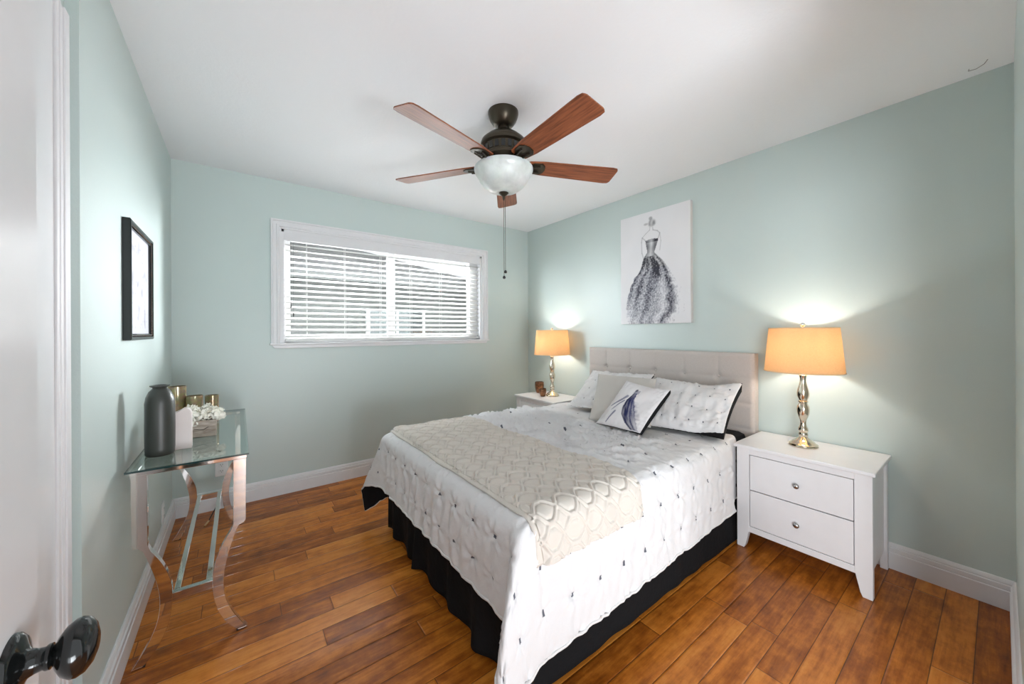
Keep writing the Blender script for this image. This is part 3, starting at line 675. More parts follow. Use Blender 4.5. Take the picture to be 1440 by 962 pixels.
# ------------------------------------------------------------------ console table and its things
ZT = 0.752
def console():
    r = empty('console_table', (-0.150, 2.475, 0), 'chrome console table with curved legs and clear glass top along the left wall', 'console table')
    ox, oy = -0.150, 2.475
    X = lambda x: x - ox
    y0, y1 = 1.905, 3.045
    # glass top: bevelled slab
    a0, a1, b0, b1 = X(-0.334), X(0.034), y0 - oy, y1 - oy; bv = 0.022
    vs = [(a0, b0, ZT - 0.010), (a1, b0, ZT - 0.010), (a1, b1, ZT - 0.010), (a0, b1, ZT - 0.010),
          (a0, b0, ZT - 0.003), (a1, b0, ZT - 0.003), (a1, b1, ZT - 0.003), (a0, b1, ZT - 0.003),
          (a0 + bv, b0 + bv, ZT), (a1 - bv, b0 + bv, ZT), (a1 - bv, b1 - bv, ZT), (a0 + bv, b1 - bv, ZT)]
    m = MB().add(vs, [(3, 2, 1, 0), (8, 9, 10, 11)], 0); m.add(vs, [(4, 5, 9, 8), (5, 6, 10, 9), (6, 7, 11, 10), (7, 4, 8, 11)], 0); m.add(vs, [(0, 1, 5, 4), (1, 2, 6, 5), (2, 3, 7, 6), (3, 0, 4, 7)], 1)
    m.build('glass_top', [M_TGLASS, M_TEDGE], r)
    # top frame
    m = MB(); zt, zb = ZT - 0.011, ZT - 0.029
    xa, xb, ya, yb_ = X(-0.325), X(0.028), 1.925 - oy, 3.025 - oy; t = 0.022
    m.box(xa, xb, ya, ya + t, zb, zt).box(xa, xb, yb_ - t, yb_, zb, zt).box(xa, xa + t, ya + t, yb_ - t, zb, zt).box(xb - t, xb, ya + t, yb_ - t, zb, zt)
    m.build('top_frame', M_CHROME, r, bevel=0.002)
    # legs
    def leg(side, yy):
        outer = [(-0.322, zb), (-0.320, 0.455), (-0.300, 0.450), (-0.287, 0.430), (-0.257, 0.325), (-0.243, 0.240), (-0.248, 0.165), (-0.268, 0.102), (-0.297, 0.045), (-0.324, 0.003)]
        inner = [(-0.294, 0.003), (-0.268, 0.030), (-0.236, 0.083), (-0.214, 0.150), (-0.207, 0.245), (-0.214, 0.310), (-0.238, 0.378), (-0.268, 0.430), (-0.277, 0.455), (-0.278, zb)]
        def smooth(pl, n=3):
            for _ in range(n):
                q = [pl[0]]
                for a, b in zip(pl, pl[1:]): q += [(a[0] * .75 + b[0] * .25, a[1] * .75 + b[1] * .25), (a[0] * .25 + b[0] * .75, a[1] * .25 + b[1] * .75)]
                pl = q + [pl[-1]]
            return pl
        o_ = outer[:2] + smooth(outer[2:], 2); i_ = smooth(inner[:8], 2) + inner[8:]
        # quads strip resampled between the two outlines
        def res(pl, n):
            L = [0]
            for a, b in zip(pl, pl[1:]): L.append(L[-1] + math.hypot(b[0] - a[0], b[1] - a[1]))
            out = []
            for k in range(n):
                t_ = L[-1] * k / (n - 1); j = max(i for i in range(len(L)) if L[i] <= t_ + 1e-9); j = min(j, len(pl) - 2)
                f = (t_ - L[j]) / max(1e-9, L[j + 1] - L[j]); out.append((pl[j][0] + (pl[j + 1][0] - pl[j][0]) * f, pl[j][1] + (pl[j + 1][1] - pl[j][1]) * f))
            return out
        n = 60; A = res(o_, n); B = res(i_[::-1], n)
        cxm = -0.1485; f = (lambda p: p) if side < 0 else (lambda p: (2 * cxm - p[0], p[1]))
        m = MB(); vs = []
        for k in range(n):
            a, b = f(A[k]), f(B[k])
            for yv in (yy, yy + 0.026): vs += [(X(a[0]), yv - oy, a[1]), (X(b[0]), yv - oy, b[1])]
        fs = []
        for k in range(n - 1):
            i, j = k * 4, k * 4 + 4
            fs += [(i, i + 1, j + 1, j), (i + 3, i + 2, j + 2, j + 3), (i + 2, i, j, j + 2), (i + 1, i + 3, j + 3, j + 1)]
        fs += [(0, 2, 3, 1), ((n - 1) * 4, (n - 1) * 4 + 1, (n - 1) * 4 + 3, (n - 1) * 4 + 2)]
        m.add(vs, fs); o = m.build('leg', M_CHROME, r, smooth=30, bevel=0.0022)
        fx = f((-0.300, 0))[0]
        MB().box(X(fx) - 0.014, X(fx) + 0.014, yy + 0.003 - oy, yy + 0.023 - oy, 0.0, 0.004).build('foot_pad', M_BLACKPL, o)
    for yy in (1.93, 2.99):
        for s in (-1, 1): leg(s, yy)
    for yy in (1.93, 2.99):
        box('crossbar', (X(-0.212), X(-0.085), yy + 0.001 - oy, yy + 0.025 - oy, 0.212, 0.246), M_CHROME, r, 0.002)
    for xx in (-0.207, -0.110):
        box('stretcher', (X(xx), X(xx + 0.020), 1.955 - oy, 2.990 - oy, 0.222, 0.246), M_CHROME, r, 0.002)
console()

def put(o, loc, label, cat, group=None): o.location = loc; tag(o, label, cat, group); return o
v = MB().lathe([(0, 0.0005), (0.042, 0.0005), (0.0455, 0.006), (0.047, 0.03), (0.0475, 0.12), (0.047, 0.215), (0.043, 0.240), (0.034, 0.262), (0.026, 0.272), (0.0225, 0.276), (0.0235, 0.280), (0.031, 0.284), (0.0315, 0.288), (0.022, 0.2885), (0.018, 0.284), (0.018, 0.20), (0, 0.20)], n=48).build('vase', M_VASE, None, smooth=40)
put(v, (-0.262, 2.095, ZT), 'tall matte charcoal bottle vase at the near end of the glass console', 'vase')
# pale block with wavy arched top
pts = [(-0.034, 0.0)] + [(0.034, 0.0)] + [(0.034, 0.140), (0.033, 0.155), (0.028, 0.168), (0.019, 0.176), (0.008, 0.176), (-0.004, 0.168), (-0.016, 0.162), (-0.034, 0.160)]
b = MB().prism(pts, -0.02, 0.02, 'xz').build('bookend', M_CARD, None, smooth=30, bevel=0.002)
put(b, (-0.199, 2.145, ZT + 0.0005), 'pale pink block with wavy rounded top between dark vase and flowers', 'ornament')

def flowers():
    r = empty('flower_box', (-0.142, 2.365, ZT + 0.0005), 'small weathered wooden box filled with cream white blooms on the console', 'flower arrangement')
    hw, hd, h = 0.052, 0.048, 0.078; t = 0.006
    m = MB().box(-hw, hw, -hd, -hd + t, 0, h).box(-hw, hw, hd - t, hd, 0, h).box(-hw, -hw + t, -hd + t, hd - t, 0, h).box(hw - t, hw, -hd + t, hd - t, 0, h).box(-hw, hw, -hd, hd, 0, t)
    pb = m.build('wooden_box', M_BOXWOOD, r, bevel=0.0015)
    MB().tube([(-0.03, -hd - 0.001, 0.043), (-0.012, -hd - 0.002, 0.037), (0.005, -hd - 0.002, 0.035), (0.024, -hd - 0.002, 0.047)], 0.0013, 6).build('carved_crack', M_BRONZE, pb)
    rnd = random.Random(5)
    cs = [(-0.075, -0.010, 0.098, 0.034), (-0.035, -0.025, 0.112, 0.036), (0.008, -0.018, 0.100, 0.032), (0.050, -0.015, 0.106, 0.036), (-0.045, 0.035, 0.115, 0.036), (0.020, 0.030, 0.112, 0.034), (0.062, 0.025, 0.092, 0.030), (-0.04, -0.048, 0.075, 0.024)]
    for (x, y, z, R) in cs:
        m = MB(); m.lathe([(0, -R * .5), (R * .35, -R * .35), (R * .5, 0), (R * .35, R * .35), (0, R * .5)], (x, y, z), 10)
        for k in range(34):
            u = Vector((rnd.gauss(0, 1), rnd.gauss(0, 1), rnd.gauss(0.25, 1))).normalized(); c = Vector((x, y, z)) + u * R * rnd.uniform(.55, .8)
            tdir = u.orthogonal().normalized(); tdir.rotate(Matrix.Rotation(rnd.uniform(0, 6.28), 3, u)); sdir = u.cross(tdir)
            s = R * rnd.uniform(.38, .55)
            g = []
            for j in range(4):
                for i in range(4):
                    a, b_ = (i / 3 - .5) * 2, j / 3; wd = (1 - abs(b_ - .6) * .9)
                    g.append(c + sdir * a * s * .6 * wd + tdir * (b_ - .3) * s * 1.3 + u * (0.5 * s * b_ * b_ + 0.25 * s * a * a + rnd.uniform(-.04, .04) * s))
            m.add(g, [(j * 4 + i, j * 4 + i + 1, j * 4 + i + 5, j * 4 + i + 4) for j in range(3) for i in range(3)])
        m.build('bloom', M_PETAL, r, smooth=80, recalc=False)
    m = MB()
    for (x, y) in ((-0.09, 0.02), (0.055, -0.01), (-0.065, 0.05), (0.03, 0.045)):
        c = Vector((x, y, 0.085)); d = Vector((x, y * .4, 0.03)).normalized() * 0.030; sd = d.cross(Vector((0, 0, 1))).normalized() * 0.012
        m.add([c, c + d * .5 + sd, c + d, c + d * .5 - sd], [(0, 1, 2, 3)])
    m.build('leaves', M_DARKLEAF, r, recalc=False)
flowers()
def holder(x, y, rr, h, label):
    t = NT('gold_mosaic_glass'); v = t.coord('Object', (1, 1, 1))
    vo = t.n('ShaderNodeTexVoronoi'); t.link(v, vo.inputs['Vector']); vo.inputs['Scale'].default_value = 75; vo.feature = 'DISTANCE_TO_EDGE' if False else 'F1'
    c = t.mix(t.noise(t.coord('Object', (60, 60, 6)), 1.2, 3), srgb(140, 122, 92), srgb(188, 172, 140)); c = t.mix(0.2, c, vo.outputs['Color'], 'SOFT_LIGHT'); t.set(c, 0.16, 0.45, 0.6)
    m = MB().lathe([(0, 0.0005), (rr, 0.0005), (rr, h), (rr - 0.003, h), (rr - 0.003, 0.01), (0, 0.01)], (0, 0, 0), 32)
    o = m.build('candle_holder', t.m, None, smooth=40); put(o, (x, y, ZT), label, 'candle holder', 'gold glass candle holders on the console')
    return o
holder(-0.262, 2.62, 0.039, 0.222, 'tallest gold mosaic glass candle holder, behind the flowers on the console')
holder(-0.190, 2.60, 0.036, 0.168, 'middle gold mosaic glass candle holder, just right of the tallest')
holder(-0.122, 2.70, 0.032, 0.150, 'lowest gold mosaic glass candle holder, rightmost behind the flowers')
m = MB().tube([(-0.119, 3.340, 0.048), (-0.135, 3.27, 0.034), (-0.158, 3.18, 0.012), (-0.163, 3.16, 0.006)], 0.0035, 8)
c = m.build('cord', M_BLACKPL, None, smooth=60); tag(c, 'short dark cord with brass tip slanting from back baseboard to floor under the console', 'cord')
MB().tube([(-0.163, 3.16, 0.006), (-0.180, 3.09, 0.006)], 0.0055, 10).build('brass_tip', M_BRASS, c, smooth=60)

# ------------------------------------------------------------------ bed
BX0, BX1, BY0, BY1 = 0.78, 2.655, 0.985, 2.315     # mattress footprint
def bed():
    r = empty('bed', (1.70, 1.65, 0), 'bed with greige tufted headboard, black skirt and black sheet against the right wall', 'bed')
    ox, oy = 1.70, 1.65
    B = lambda x0, x1, y0, y1, z0, z1: (x0 - ox, x1 - ox, y0 - oy, y1 - oy, z0, z1)
    box('mattress', B(BX0, BX1, BY0, BY1, 0.34, 0.597), M_BLACKFAB, r, 0.04)
    box('box_spring', B(BX0 + 0.01, BX1, BY0 + 0.01, BY1 - 0.01, 0.16, 0.338), M_BLACKFAB, r, 0.01)
    for x in (BX0 + 0.12, BX1 - 0.12):
        for y in (BY0 + 0.12, BY1 - 0.12): MB().lathe([(0, 0.0), (0.02, 0.0), (0.025, 0.158), (0, 0.158)], (x - ox, y - oy, 0), 16).build('bed_leg', M_BLACKMETAL, r, smooth=40)
    # headboard: tufted panel, front faces -x
    hy0, hy1, hz0, hz1 = 0.956, 2.347, 0.30, 1.105; xf, xb = 2.668, XR - 0.0185
    cols_y = [1.179, 1.423, 1.662, 1.902, 2.143]; rows_z = [0.94, 0.775, 0.61, 0.445]
    ny, nz_ = 150, 90; vs = []; fs = []
    for j in range(nz_ + 1):
        for i in range(ny + 1):
            y = hy0 + (hy1 - hy0) * i / ny; z = hz0 + (hz1 - hz0) * j / nz_
            d = 0.0
            for c in cols_y: d += 0.0065 * math.exp(-abs(y - c) / 0.008)
            for c in rows_z: d += 0.0045 * math.exp(-abs(z - c) / 0.008)
            for c in cols_y:
                for q in rows_z:
                    e2 = (y - c) ** 2 + (z - q) ** 2; d += 0.016 * math.exp(-e2 / (2 * 0.014 ** 2))
            ed = min(y - hy0, hy1 - y, z - hz0, hz1 - z); d += 0.012 * (1 - sm(0, 0.022, ed)) ** 2
            vs.append((xf + d - ox, y - oy, z))
    for j in range(nz_):
        for i in range(ny):
            a = j * (ny + 1) + i; fs.append((a, a + ny + 1, a + ny + 2, a + 1))
    k = len(vs); rim = [i for i in range(ny + 1)] + [j * (ny + 1) + ny for j in range(1, nz_ + 1)] + [nz_ * (ny + 1) + i for i in range(ny - 1, -1, -1)] + [j * (ny + 1) for j in range(nz_ - 1, 0, -1)]
    for i in rim: vs.append((xb - ox, vs[i][1], vs[i][2]))
    n = len(rim)
    for i in range(n): fs.append((rim[i], rim[(i + 1) % n], k + (i + 1) % n, k + i))
    fs.append(tuple(k + i for i in range(n))[::-1])
    hb = MB().add(vs, fs).build('headboard', M_HEAD, r, smooth=50)
    for c in cols_y:
        for q in rows_z[:2]:
            MB().lathe([(0, -0.006), (0.007, -0.005), (0.010, 0.0), (0.008, 0.005), (0, 0.006)], (xf + 0.020 - ox, c - oy, q), 16, axis='x').build('button', M_HEAD, hb, smooth=60)
    for y in (hy0 + 0.15, hy1 - 0.15): box('headboard_leg', B(2.70, 2.735, y - 0.03, y + 0.03, 0.0, 0.31), M_BLACKMETAL, r)
    # bed skirt : three hanging sides, pleated
    path = []
    def seg(p, q, n):
        for i in range(n): path.append((p[0] + (q[0] - p[0]) * i / n, p[1] + (q[1] - p[1]) * i / n))
    sx, sy0, sy1 = 0.762, 0.968, 2.332
    seg((2.60, sy0), (sx, sy0), 170); seg((sx, sy0), (sx, sy1), 150); seg((sx, sy1), (2.60, sy1), 100); path.append((2.60, sy1))
    N = len(path); nzr = 14; vs = []; fs = []
    for j in range(nzr + 1):
        f = j / nzr; z = 0.345 - f * (0.345 - 0.012)
        for i, (x, y) in enumerate(path):
            if i < 170: nx_, ny_ = 0, -1
            elif i < 320: nx_, ny_ = -1, 0
            else: nx_, ny_ = 0, 1
            s = i * 0.011
            amp = (0.003 + 0.010 * f) if 170 <= i < 320 else (0.001 + 0.0025 * f)
            o_ = amp * (math.sin(s * 21 + 6 * nz(s * 2.5, 1)) + 0.7 * nz(s * 9, f * 1.5, 3))
            if 170 <= i < 320:
                o_ += 0.055 * f * math.exp(-((y - 1.86) / 0.03) ** 2) - 0.012 * f * math.exp(-((y - 1.76) / 0.05) ** 2) + 0.02 * f * math.exp(-((y - 1.25) / 0.06) ** 2)
            else: o_ += 0.018 * f
            zz = z
            vs.append((x + nx_ * o_ - ox, y + ny_ * o_ - oy, max(0.004, zz)))
    for j in range(nzr):
        for i in range(N - 1): fs.append((j * N + i, j * N + i + 1, (j + 1) * N + i + 1, (j + 1) * N + i))
    sk = MB().add(vs, fs).build('bed_skirt', M_BLACKFAB, r, smooth=80, recalc=False)
    s_ = sk.modifiers.new('thickness', 'SOLIDIFY'); s_.thickness = 0.003; s_.offset = 0
    sk['label'] = 'black pleated fabric skirt'
bed()

# ------------------------------------------------------------------ comforter and quilt
CX0, CY0, CY1, CZ = 0.790, 0.985, 2.315, 0.622
P_ = 0.145
def drape(a, b, zt=CZ, Rr=0.065, lift=0.0, sidefl=0.04):
    """cloth coords (metres) -> point; a along x from foot to head, b along y"""
    da = max(0.0, CX0 - a); sb = max(0.0, CY0 - b); lb = max(0.0, b - CY1); db = sb or lb; sg = -1 if sb > 0 else 1
    if da == 0 and db == 0: return Vector((a, b, zt + lift)), Vector((0, 0, 1))
    r = math.hypot(da, db); cf, sf = da / r, db / r; ph = math.degrees(math.atan2(db, da))
    Rr = Rr + lift
    q = Rr * PI / 2
    if r < q:
        o = Rr * math.sin(r / Rr); wd = Rr * (1 - math.cos(r / Rr)); nn = (math.sin(r / Rr), math.cos(r / Rr))
    else:
        rem = r - q; fl = sidefl + (0.05 if sf > 0.5 else 0.0); o = Rr + fl * rem; wd = Rr + rem * math.sqrt(1 - fl * fl); nn = (1, fl)
    e = max(0.0, r - 0.04)
    ex = ey = 0.0
    if sg < 0:
        k = math.sin(R_(2 * ph)) ** 1.1 * 0.52 * e * (1 - 0.85 * e) if da > 0 and db > 0 else 0
        ex, ey = -0.85 * k, -0.30 * k
    elif da > 0 and db > 0:
        k = interp([(0, 0), (15, .35), (30, .9), (38, 1.0), (48, .72), (60, .36), (75, .1), (90, 0)], ph) * 0.44 * e
        ex, ey = -0.30 * k, 0.95 * k
    ee = math.hypot(ex, ey)
    if ee > 0: wd = math.sqrt(max(0.0001, wd * wd - (0.8 * ee) ** 2))
    p = Vector((min(a, 99) if da == 0 else CX0, b if db == 0 else (CY0 if sg < 0 else CY1), zt + lift))
    p += Vector((-cf * o + ex, sg * sf * o + ey, -wd))
    return p, Vector((-cf * nn[0], sg * sf * nn[0], nn[1])).normalized()
def grid_cloth(name, fn, us, vs_, mat, thick, parent=None, two=None, closed=True):
    nu, nv = len(us), len(vs_); V = []; UV = []
    for v_ in vs_:
        for u_ in us:
            p, uv = fn(u_, v_); V.append(p); UV.append(uv)
    F = [(j * nu + i, j * nu + i + 1, (j + 1) * nu + i + 1, (j + 1) * nu + i) for j in range(nv - 1) for i in range(nu - 1)]
    me = bpy.data.meshes.new(name); me.from_pydata([tuple(p) for p in V], [], F); me.materials.append(mat)
    if two: me.materials.append(two)
    uvl = me.uv_layers.new(name='UVMap')
    for lp in me.loops: uvl.data[lp.index].uv = UV[lp.vertex_index]
    me.shade_smooth()
    o = bpy.data.objects.new(name, me); COL.objects.link(o)
    if parent: o.parent = parent
    s = o.modifiers.new('thickness', 'SOLIDIFY'); s.thickness = thick; s.offset = -1
    if two: s.material_offset = 1; s.material_offset_rim = 0
    return o

rnd = random.Random(3); PH = {}
def pinch(a, b, amp=1.0):
    """tufted pintuck relief around the dots; returns height and tiny lattice-centred wrinkles"""
    i, j = math.floor(a / P_), math.floor(b / P_); h = 0.0
    cxp, cyp = (i + 0.5) * P_, (j + 0.5) * P_
    for ii in (i - 1, i, i + 1):
        for jj in (j - 1, j, j + 1):
            qx, qy = (ii + 0.5) * P_, (jj + 0.5) * P_
            dx, dy = a - qx, b - qy; rr = math.hypot(dx, dy)
            if rr > 0.13: continue
            if (ii, jj) not in PH: PH[(ii, jj)] = (rnd.uniform(0, 6.28), rnd.choice((5, 6, 7)), rnd.uniform(.6, 1.2))
            ph, n, s = PH[(ii, jj)]; an = math.atan2(dy, dx)
            h -= 0.010 * math.exp(-(rr / 0.016) ** 2) * s
            h += 0.0055 * s * math.exp(-((rr - 0.025) / 0.03) ** 2) * math.sin(n * an + ph + 2.0 * nz(a * 9, b * 9))
    return h * amp
def rumple(a, b):
    m = sm(1.30, 1.45, a + 0.10 * (b - 1.4)) * (1 - sm(1.85, 2.05, a)) * sm(0.95, 1.25, b)
    wx = a + 0.05 * nz(a * 5, b * 5, 20); wy = b + 0.05 * nz(a * 5, b * 5, 30)
    n1 = nz(wx * 16 + wy * 7, wy * 5 - wx * 2, 2); n2 = nz(wx * 26 - wy * 9, wy * 13, 6); n3 = nz(wx * 9, wy * 6, 15)
    r1 = max(0.0, 1 - abs(n1) * 3.2) ** 1.5; r2 = max(0.0, 1 - abs(n2) * 3.0) ** 1.3
    return m * (0.027 * r1 + 0.011 * r2 + 0.016 * n3), m
def comf_fn(u, v):
    a = u; tl = max(0.0, min(1.0, (a - CX0) / 1.6))
    near, far = 0.475 - 0.07 * tl, 0.48
    b = CY0 - near + v * (CY1 + far - (CY0 - near))
    wob = 0.008 * nz(a * 8, 3) * (1 if v < 0.02 or v > 0.98 else 0)
    p, n = drape(a, b)
    da = max(0, CX0 - a); db = max(0, CY0 - b, b - CY1); r = math.hypot(da, db)
    h = pinch(a, b, 0.2 if (a < CX0 and b > CY1) else 1.0)
    h += 0.005 * nz(a * 6, b * 6, 1) + 0.0028 * nz(a * 22, b * 22, 4)
    rm, _ = rumple(a, b); h += rm
    if r > 0.03:
        g = sm(0.03, 0.3, r)
        if da > 0.0 and db == 0:       # pleats hanging at the foot
            h += g * (0.0045 * math.sin(b * 62 + 5.0 * nz(b * 4, a * 3)) + 0.007 * nz(b * 24, a * 5, 8))
        elif da == 0:
            h += g * (0.005 * nz(a * 9 + b * 5, b * 4, 8) + 0.004 * nz(a * 24 - b * 9, b * 7, 3))
        else: h += g * (0.006 * nz(a * 9, b * 9, 2) + 0.004 * math.sin(math.atan2(db, da) * 9))
        p.z += 0.007 * nz(a * 14, b * 14, 12) * g
    p = p + n * h
    p.z = max(p.z, 0.014)
    if p.x > 2.22 and p.y < 1.1: p.y = max(p.y, 0.90 + 0.055 * sm(2.22, 2.31, p.x))
    return p, (a, b)
US = [CX0 - 0.375 + i * 0.0098 for i in range(int((2.40 - CX0 + 0.375) / 0.0098) + 1)]
VS = [j / 230 for j in range(231)]
cf = grid_cloth('comforter', comf_fn, US, VS, M_COMF, 0.006, None, M_BLACKFAB)
def piping():
    def run(pts): MB().tube(pts, 0.0055, 6).build('piping', M_PIPE, cf, smooth=70)
    us, vs_ = US[::2], VS[::3] + ([VS[-1]] if (len(VS) - 1) % 3 else [])
    run([comf_fn(US[0], v)[0] for v in vs_]); run([comf_fn(u, 0)[0] for u in us]); run([comf_fn(u, 1)[0] for u in us])
M_PIPE = simple('white_piping', srgb(228, 226, 225), 0.85)
piping()
tag(cf, 'white pintucked comforter with small grey tufts and black underside spread over the bed', 'comforter')

def ogee(u, v):
    """raised interlaced ribbons"""
    LU, LV = 0.200, 0.190
    best = 9
    for sh in (0.0, 0.5):
        for s in (1, -1):
            w_ = (v / LV + sh) + s * 0.26 * math.sin(2 * PI * (u / LU + sh))
            d = abs(w_ - round(w_)) * LV
            best = min(best, d)
    return best
def quilt_fn(u, v):
    # u: 0 foot edge .. 1 head edge ; v: 0 near hem .. 1 far edge
    b = CY0 - 0.205 + v * (CY1 + 0.05 - (CY0 - 0.205))
    a0 = 0.790 + 0.015 * nz(b * 5, 1) + 0.03 * (1 - sm(0.75, 1.0, b)) * 0.5; a1 = 1.375 + 0.03 * nz(b * 4, 7) - 0.02 * sm(1.0, 2.2, b)
    a = a0 + u * (a1 - a0)
    p, n = drape(max(a, CX0 + 0.0001), b, lift=0.020, Rr=0.060)
    rb, gap = ogee(a, b), 0
    h = 0.0068 * math.sqrt(max(0.0, 1 - (rb / 0.0105) ** 2)) - 0.0035 * math.exp(-((rb - 0.0115) / 0.0028) ** 2) + 0.0035 * sm(0.012, 0.026, rb)
    h += 0.006 * nz(a * 7, b * 7, 5) + 0.003 * nz(a * 20, b * 20, 3)
    e = min(u * (a1 - a0), (1 - u) * (a1 - a0), 1)
    h -= 0.012 * (1 - sm(0, 0.02, e))
    h += 0.005 * math.sin(a * 40 + 2 * nz(a * 5, b * 5)) * (1 - sm(0.9, 1.0, b))
    return p + n * h, (a, b)
qu = grid_cloth('quilted_throw', quilt_fn, [i / 190 for i in range(191)], [j / 480 for j in range(481)], M_QUILT, 0.014)
tag(qu, 'folded greige quilted throw with raised interlaced pattern laid across the foot of the bed', 'blanket')
def under_fn(u, v):
    b = CY0 - 0.185 + v * (CY1 + 0.04 - (CY0 - 0.185)); a0 = 0.772 + 0.012 * nz(b * 4, 11); a = a0 + u * 0.10
    p, n = drape(a, b, lift=0.008, Rr=0.062); return p + n * (0.002 * nz(a * 20, b * 20)), (a, b)
uq = grid_cloth('folded_underlayer', under_fn, [i / 8 for i in range(9)], [j / 160 for j in range(161)], M_QUILT, 0.006, qu)

# ------------------------------------------------------------------ pillows
def pillow(name, tl, tr, br, bl, T, label, mats, cat='pillow', flange=0.0, wr=0.006, art=None, uvs=(0.66, 0.46), seed=0, group=None, dots=None, sag=0.05, n=56, gus=0.0):
    tl, tr, br, bl = map(Vector, (tl, tr, br, bl)); c0 = (tl + tr + br + bl) / 4
    nrm = ((tr - bl).cross(tl - br)).normalized()
    if nrm.x > 0: nrm = -nrm          # front faces the foot of the bed
    V = []; F = []; MI = []; UV = []; C = []
    def pos(u, v, side):
        uu = u * (1 - sag * (1 - v * v) * abs(u) ** 3); vv = v * (1 - sag * (1 - u * u) * abs(v) ** 3)
        s, t = (uu + 1) / 2, (vv + 1) / 2
        p = bl * (1 - s) * (1 - t) + br * s * (1 - t) + tr * s * t + tl * (1 - s) * t
        fu, fv = min(1, abs(u) / (1 - flange)), min(1, abs(v) / (1 - flange))
        bul = ((1 - fu ** 2.6) * (1 - fv ** 2.6)) ** 0.55
        h = T / 2 * bul + 0.0035
        if side > 0:
            x, y = u * uvs[0] / 2, v * uvs[1] / 2
            h += wr * sm(0, 0.3, bul) * (1.2 * nz(x * 9, y * 9, seed) + 0.8 * nz(x * 24 + 3, y * 14, seed + 4))
            h += wr * 1.0 * sm(0, 0.12, bul) * (1 - sm(0.3, 0.9, bul)) * nz(u * 9, v * 9, seed + 9)
            if dots:
                q = dots; gx, gy = (math.floor(x / q) + .5) * q, (math.floor(y / q) + .5) * q; rr = math.hypot(x - gx, y - gy); an = math.atan2(y - gy, x - gx)
                h -= 0.007 * math.exp(-(rr / 0.012) ** 2); h += 0.0035 * math.exp(-((rr - .022) / .02) ** 2) * math.sin(6 * an + gx * 40 + gy * 71)
        if side == 0: h = 0
        gw = gus * (0.1 + 0.9 * sm(0.2, 1.0, u)); g_ = gw * (1 - bul) if side > 0 else gw * (1 - min(1.0, min(1 - abs(u), 1 - abs(v)) / 0.03))
        return p + nrm * (g_ + (h if side > 0 else -h))
    idx = {}
    for side in (1, -1):
        for j in range(n + 1):
            for i in range(n + 1):
                u, v = -1 + 2 * i / n, -1 + 2 * j / n
                edge = i in (0, n) or j in (0, n)
                if side < 0 and edge: idx[(side, i, j)] = idx[(1, i, j)]; continue
                idx[(side, i, j)] = len(V); V.append(pos(u, v, side)); UV.append((u * uvs[0] / 2, v * uvs[1] / 2))
                C.append(art((u + 1) / 2, (1 - v) / 2) if (art and side > 0) else (0.8, 0.8, 0.8))
        for j in range(n):
            for i in range(n):
                q = [idx[(side, i, j)], idx[(side, i + 1, j)], idx[(side, i + 1, j + 1)], idx[(side, i, j + 1)]]
                F.append(q if side > 0 else q[::-1]); MI.append(0 if side > 0 else 1)
    me = bpy.data.meshes.new(name); base = c0.copy(); base.z = min(v.z for v in V)
    me.from_pydata([tuple(v - base) for v in V], [], F)
    for m_ in mats: me.materials.append(m_)
    me.polygons.foreach_set('material_index', MI)
    bm = bmesh.new(); bm.from_mesh(me); bmesh.ops.recalc_face_normals(bm, faces=bm.faces); bm.to_mesh(me); bm.free()
    uvl = me.uv_layers.new(name='UVMap')
    for lp in me.loops: uvl.data[lp.index].uv = UV[lp.vertex_index]
    if art:
        ca = me.color_attributes.new('art', 'FLOAT_COLOR', 'POINT')
        for i, c in enumerate(C): ca.data[i].color = (*c, 1)
    me.shade_smooth()
    o = bpy.data.objects.new(name, me); COL.objects.link(o); o.location = base
    tag(o, label, cat, group); return o
pillow('pillow_sham', (2.545, 2.19, 0.905), (2.545, 1.575, 0.915), (2.20, 1.58, 0.655), (2.165, 2.13, 0.645), 0.13, 'white tufted sham pillow at the far side, partly hidden by the plain greige cushion', [M_SHAM, M_BLACKFAB], flange=0.07, dots=0.105, seed=1, group='white tufted shams against the headboard', uvs=(0.64, 0.46), wr=0.013, gus=0.012)
pillow('pillow_sham', (2.50, 1.545, 0.905), (2.50, 0.950, 0.885), (2.205, 0.935, 0.632), (2.10, 1.40, 0.640), 0.14, 'white tufted sham pillow at the near side, with its black back edge showing', [M_SHAM, M_BLACKFAB], flange=0.07, dots=0.105, seed=2, group='white tufted shams against the headboard', uvs=(0.64, 0.46), wr=0.013, gus=0.055)
pillow('cushion', (2.235, 1.870, 0.925), (2.27, 1.395, 0.930), (2.06, 1.31, 0.648), (1.93, 1.70, 0.648), 0.10, 'plain greige square cushion leaning behind the printed dress cushion', [M_GREIGE, M_GREIGE], cat='cushion', seed=3, uvs=(0.45, 0.45), wr=0.004)
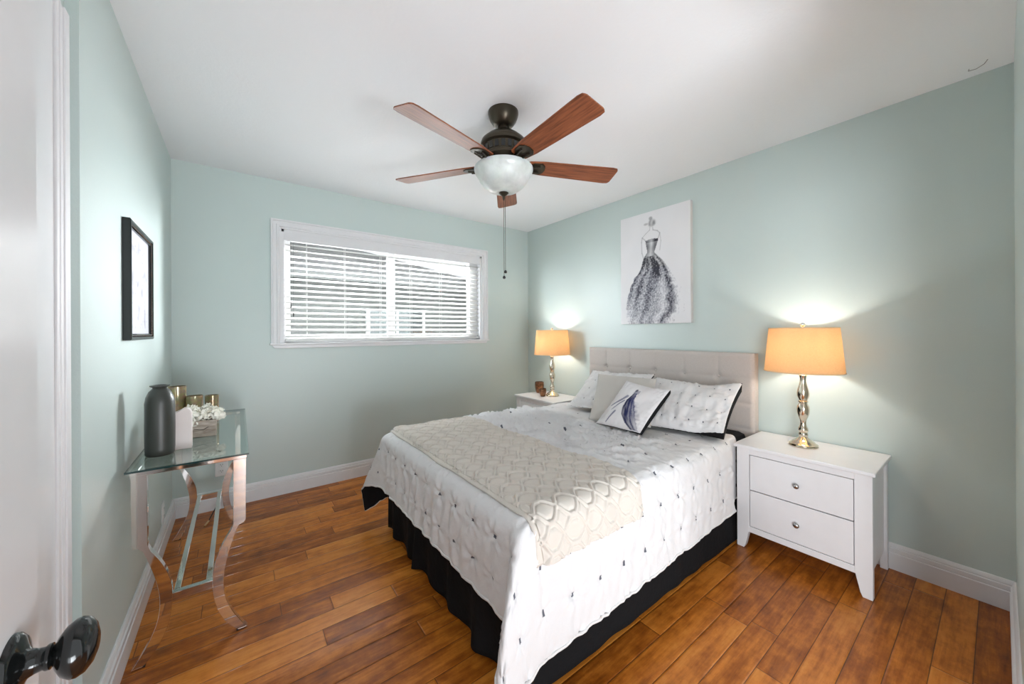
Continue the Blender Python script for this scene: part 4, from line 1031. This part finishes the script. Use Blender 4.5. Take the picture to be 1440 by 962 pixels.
def blue_art(s, t):
    c = Vector(srgb(222, 219, 220)); navy = Vector(srgb(48, 54, 104)); dk = Vector(srgb(34, 36, 70))
    # skirt sweeping down to the lower right, narrow waist, raised arms and head
    Lm = [(0.28, 0.43), (0.34, 0.42), (0.45, 0.38), (0.60, 0.40), (0.75, 0.47), (0.88, 0.60), (0.99, 0.78)]
    Rm = [(0.28, 0.50), (0.34, 0.51), (0.45, 0.55), (0.58, 0.64), (0.70, 0.74), (0.80, 0.81), (0.90, 0.88), (0.99, 0.95)]
    if 0.28 < t < 0.99:
        l, r = interp(Lm, t), interp(Rm, t) + 0.02 * nz(s * 14, t * 30, 1)
        if l < s < r:
            u = (s - l) / (r - l); d = 0.95 - 0.55 * u ** 1.5 * sm(0.4, 0.8, t) + 0.5 * nz(u * 8, t * 5, 2); return tuple(c.lerp(navy.lerp(dk, 1 - u), max(0.15, min(1, d))))
        if r <= s < r + 0.10 and 0.45 < t < 0.8:
            return tuple(c.lerp(navy, max(0, 0.35 * (1 - (s - r) / 0.10) + 0.3 * nz(s * 18, t * 18, 3))))
    hd = math.hypot((s - 0.44) / 0.03, (t - 0.21) / 0.035)
    if hd < 1: return tuple(c.lerp(dk, 0.85))
    if 0.2 < t < 0.29 and abs(s - 0.47) < 0.06: return tuple(c.lerp(navy, 0.55 + 0.5 * nz(s * 40, t * 40, 2)))
    for (x0, y0, x1, y1, w_) in ((0.14, 0.62, 0.34, 0.37, 0.026), (0.20, 0.70, 0.34, 0.47, 0.015), (0.22, 0.95, 0.30, 0.72, 0.02)):
        dx, dy = x1 - x0, y1 - y0; k = min(1, max(0, ((s - x0) * dx + (t - y0) * dy) / (dx * dx + dy * dy))); dd = math.hypot(s - x0 - k * dx, t - y0 - k * dy)
        if dd < w_ * (0.5 + 0.8 * k): return tuple(c.lerp(navy, 0.75 * (1 - 0.3 * dd / w_) ))
    return tuple(c)
pillow('cushion', (2.085, 1.500, 0.920), (2.12, 1.205, 0.880), (1.865, 1.245, 0.650), (1.875, 1.590, 0.650), 0.09, 'square cushion printed with a navy blue dress figure, in front of the others', [M_ARTP, M_BLACKFAB], cat='cushion', seed=4, uvs=(0.42, 0.42), wr=0.004, art=blue_art, n=110, gus=0.022)
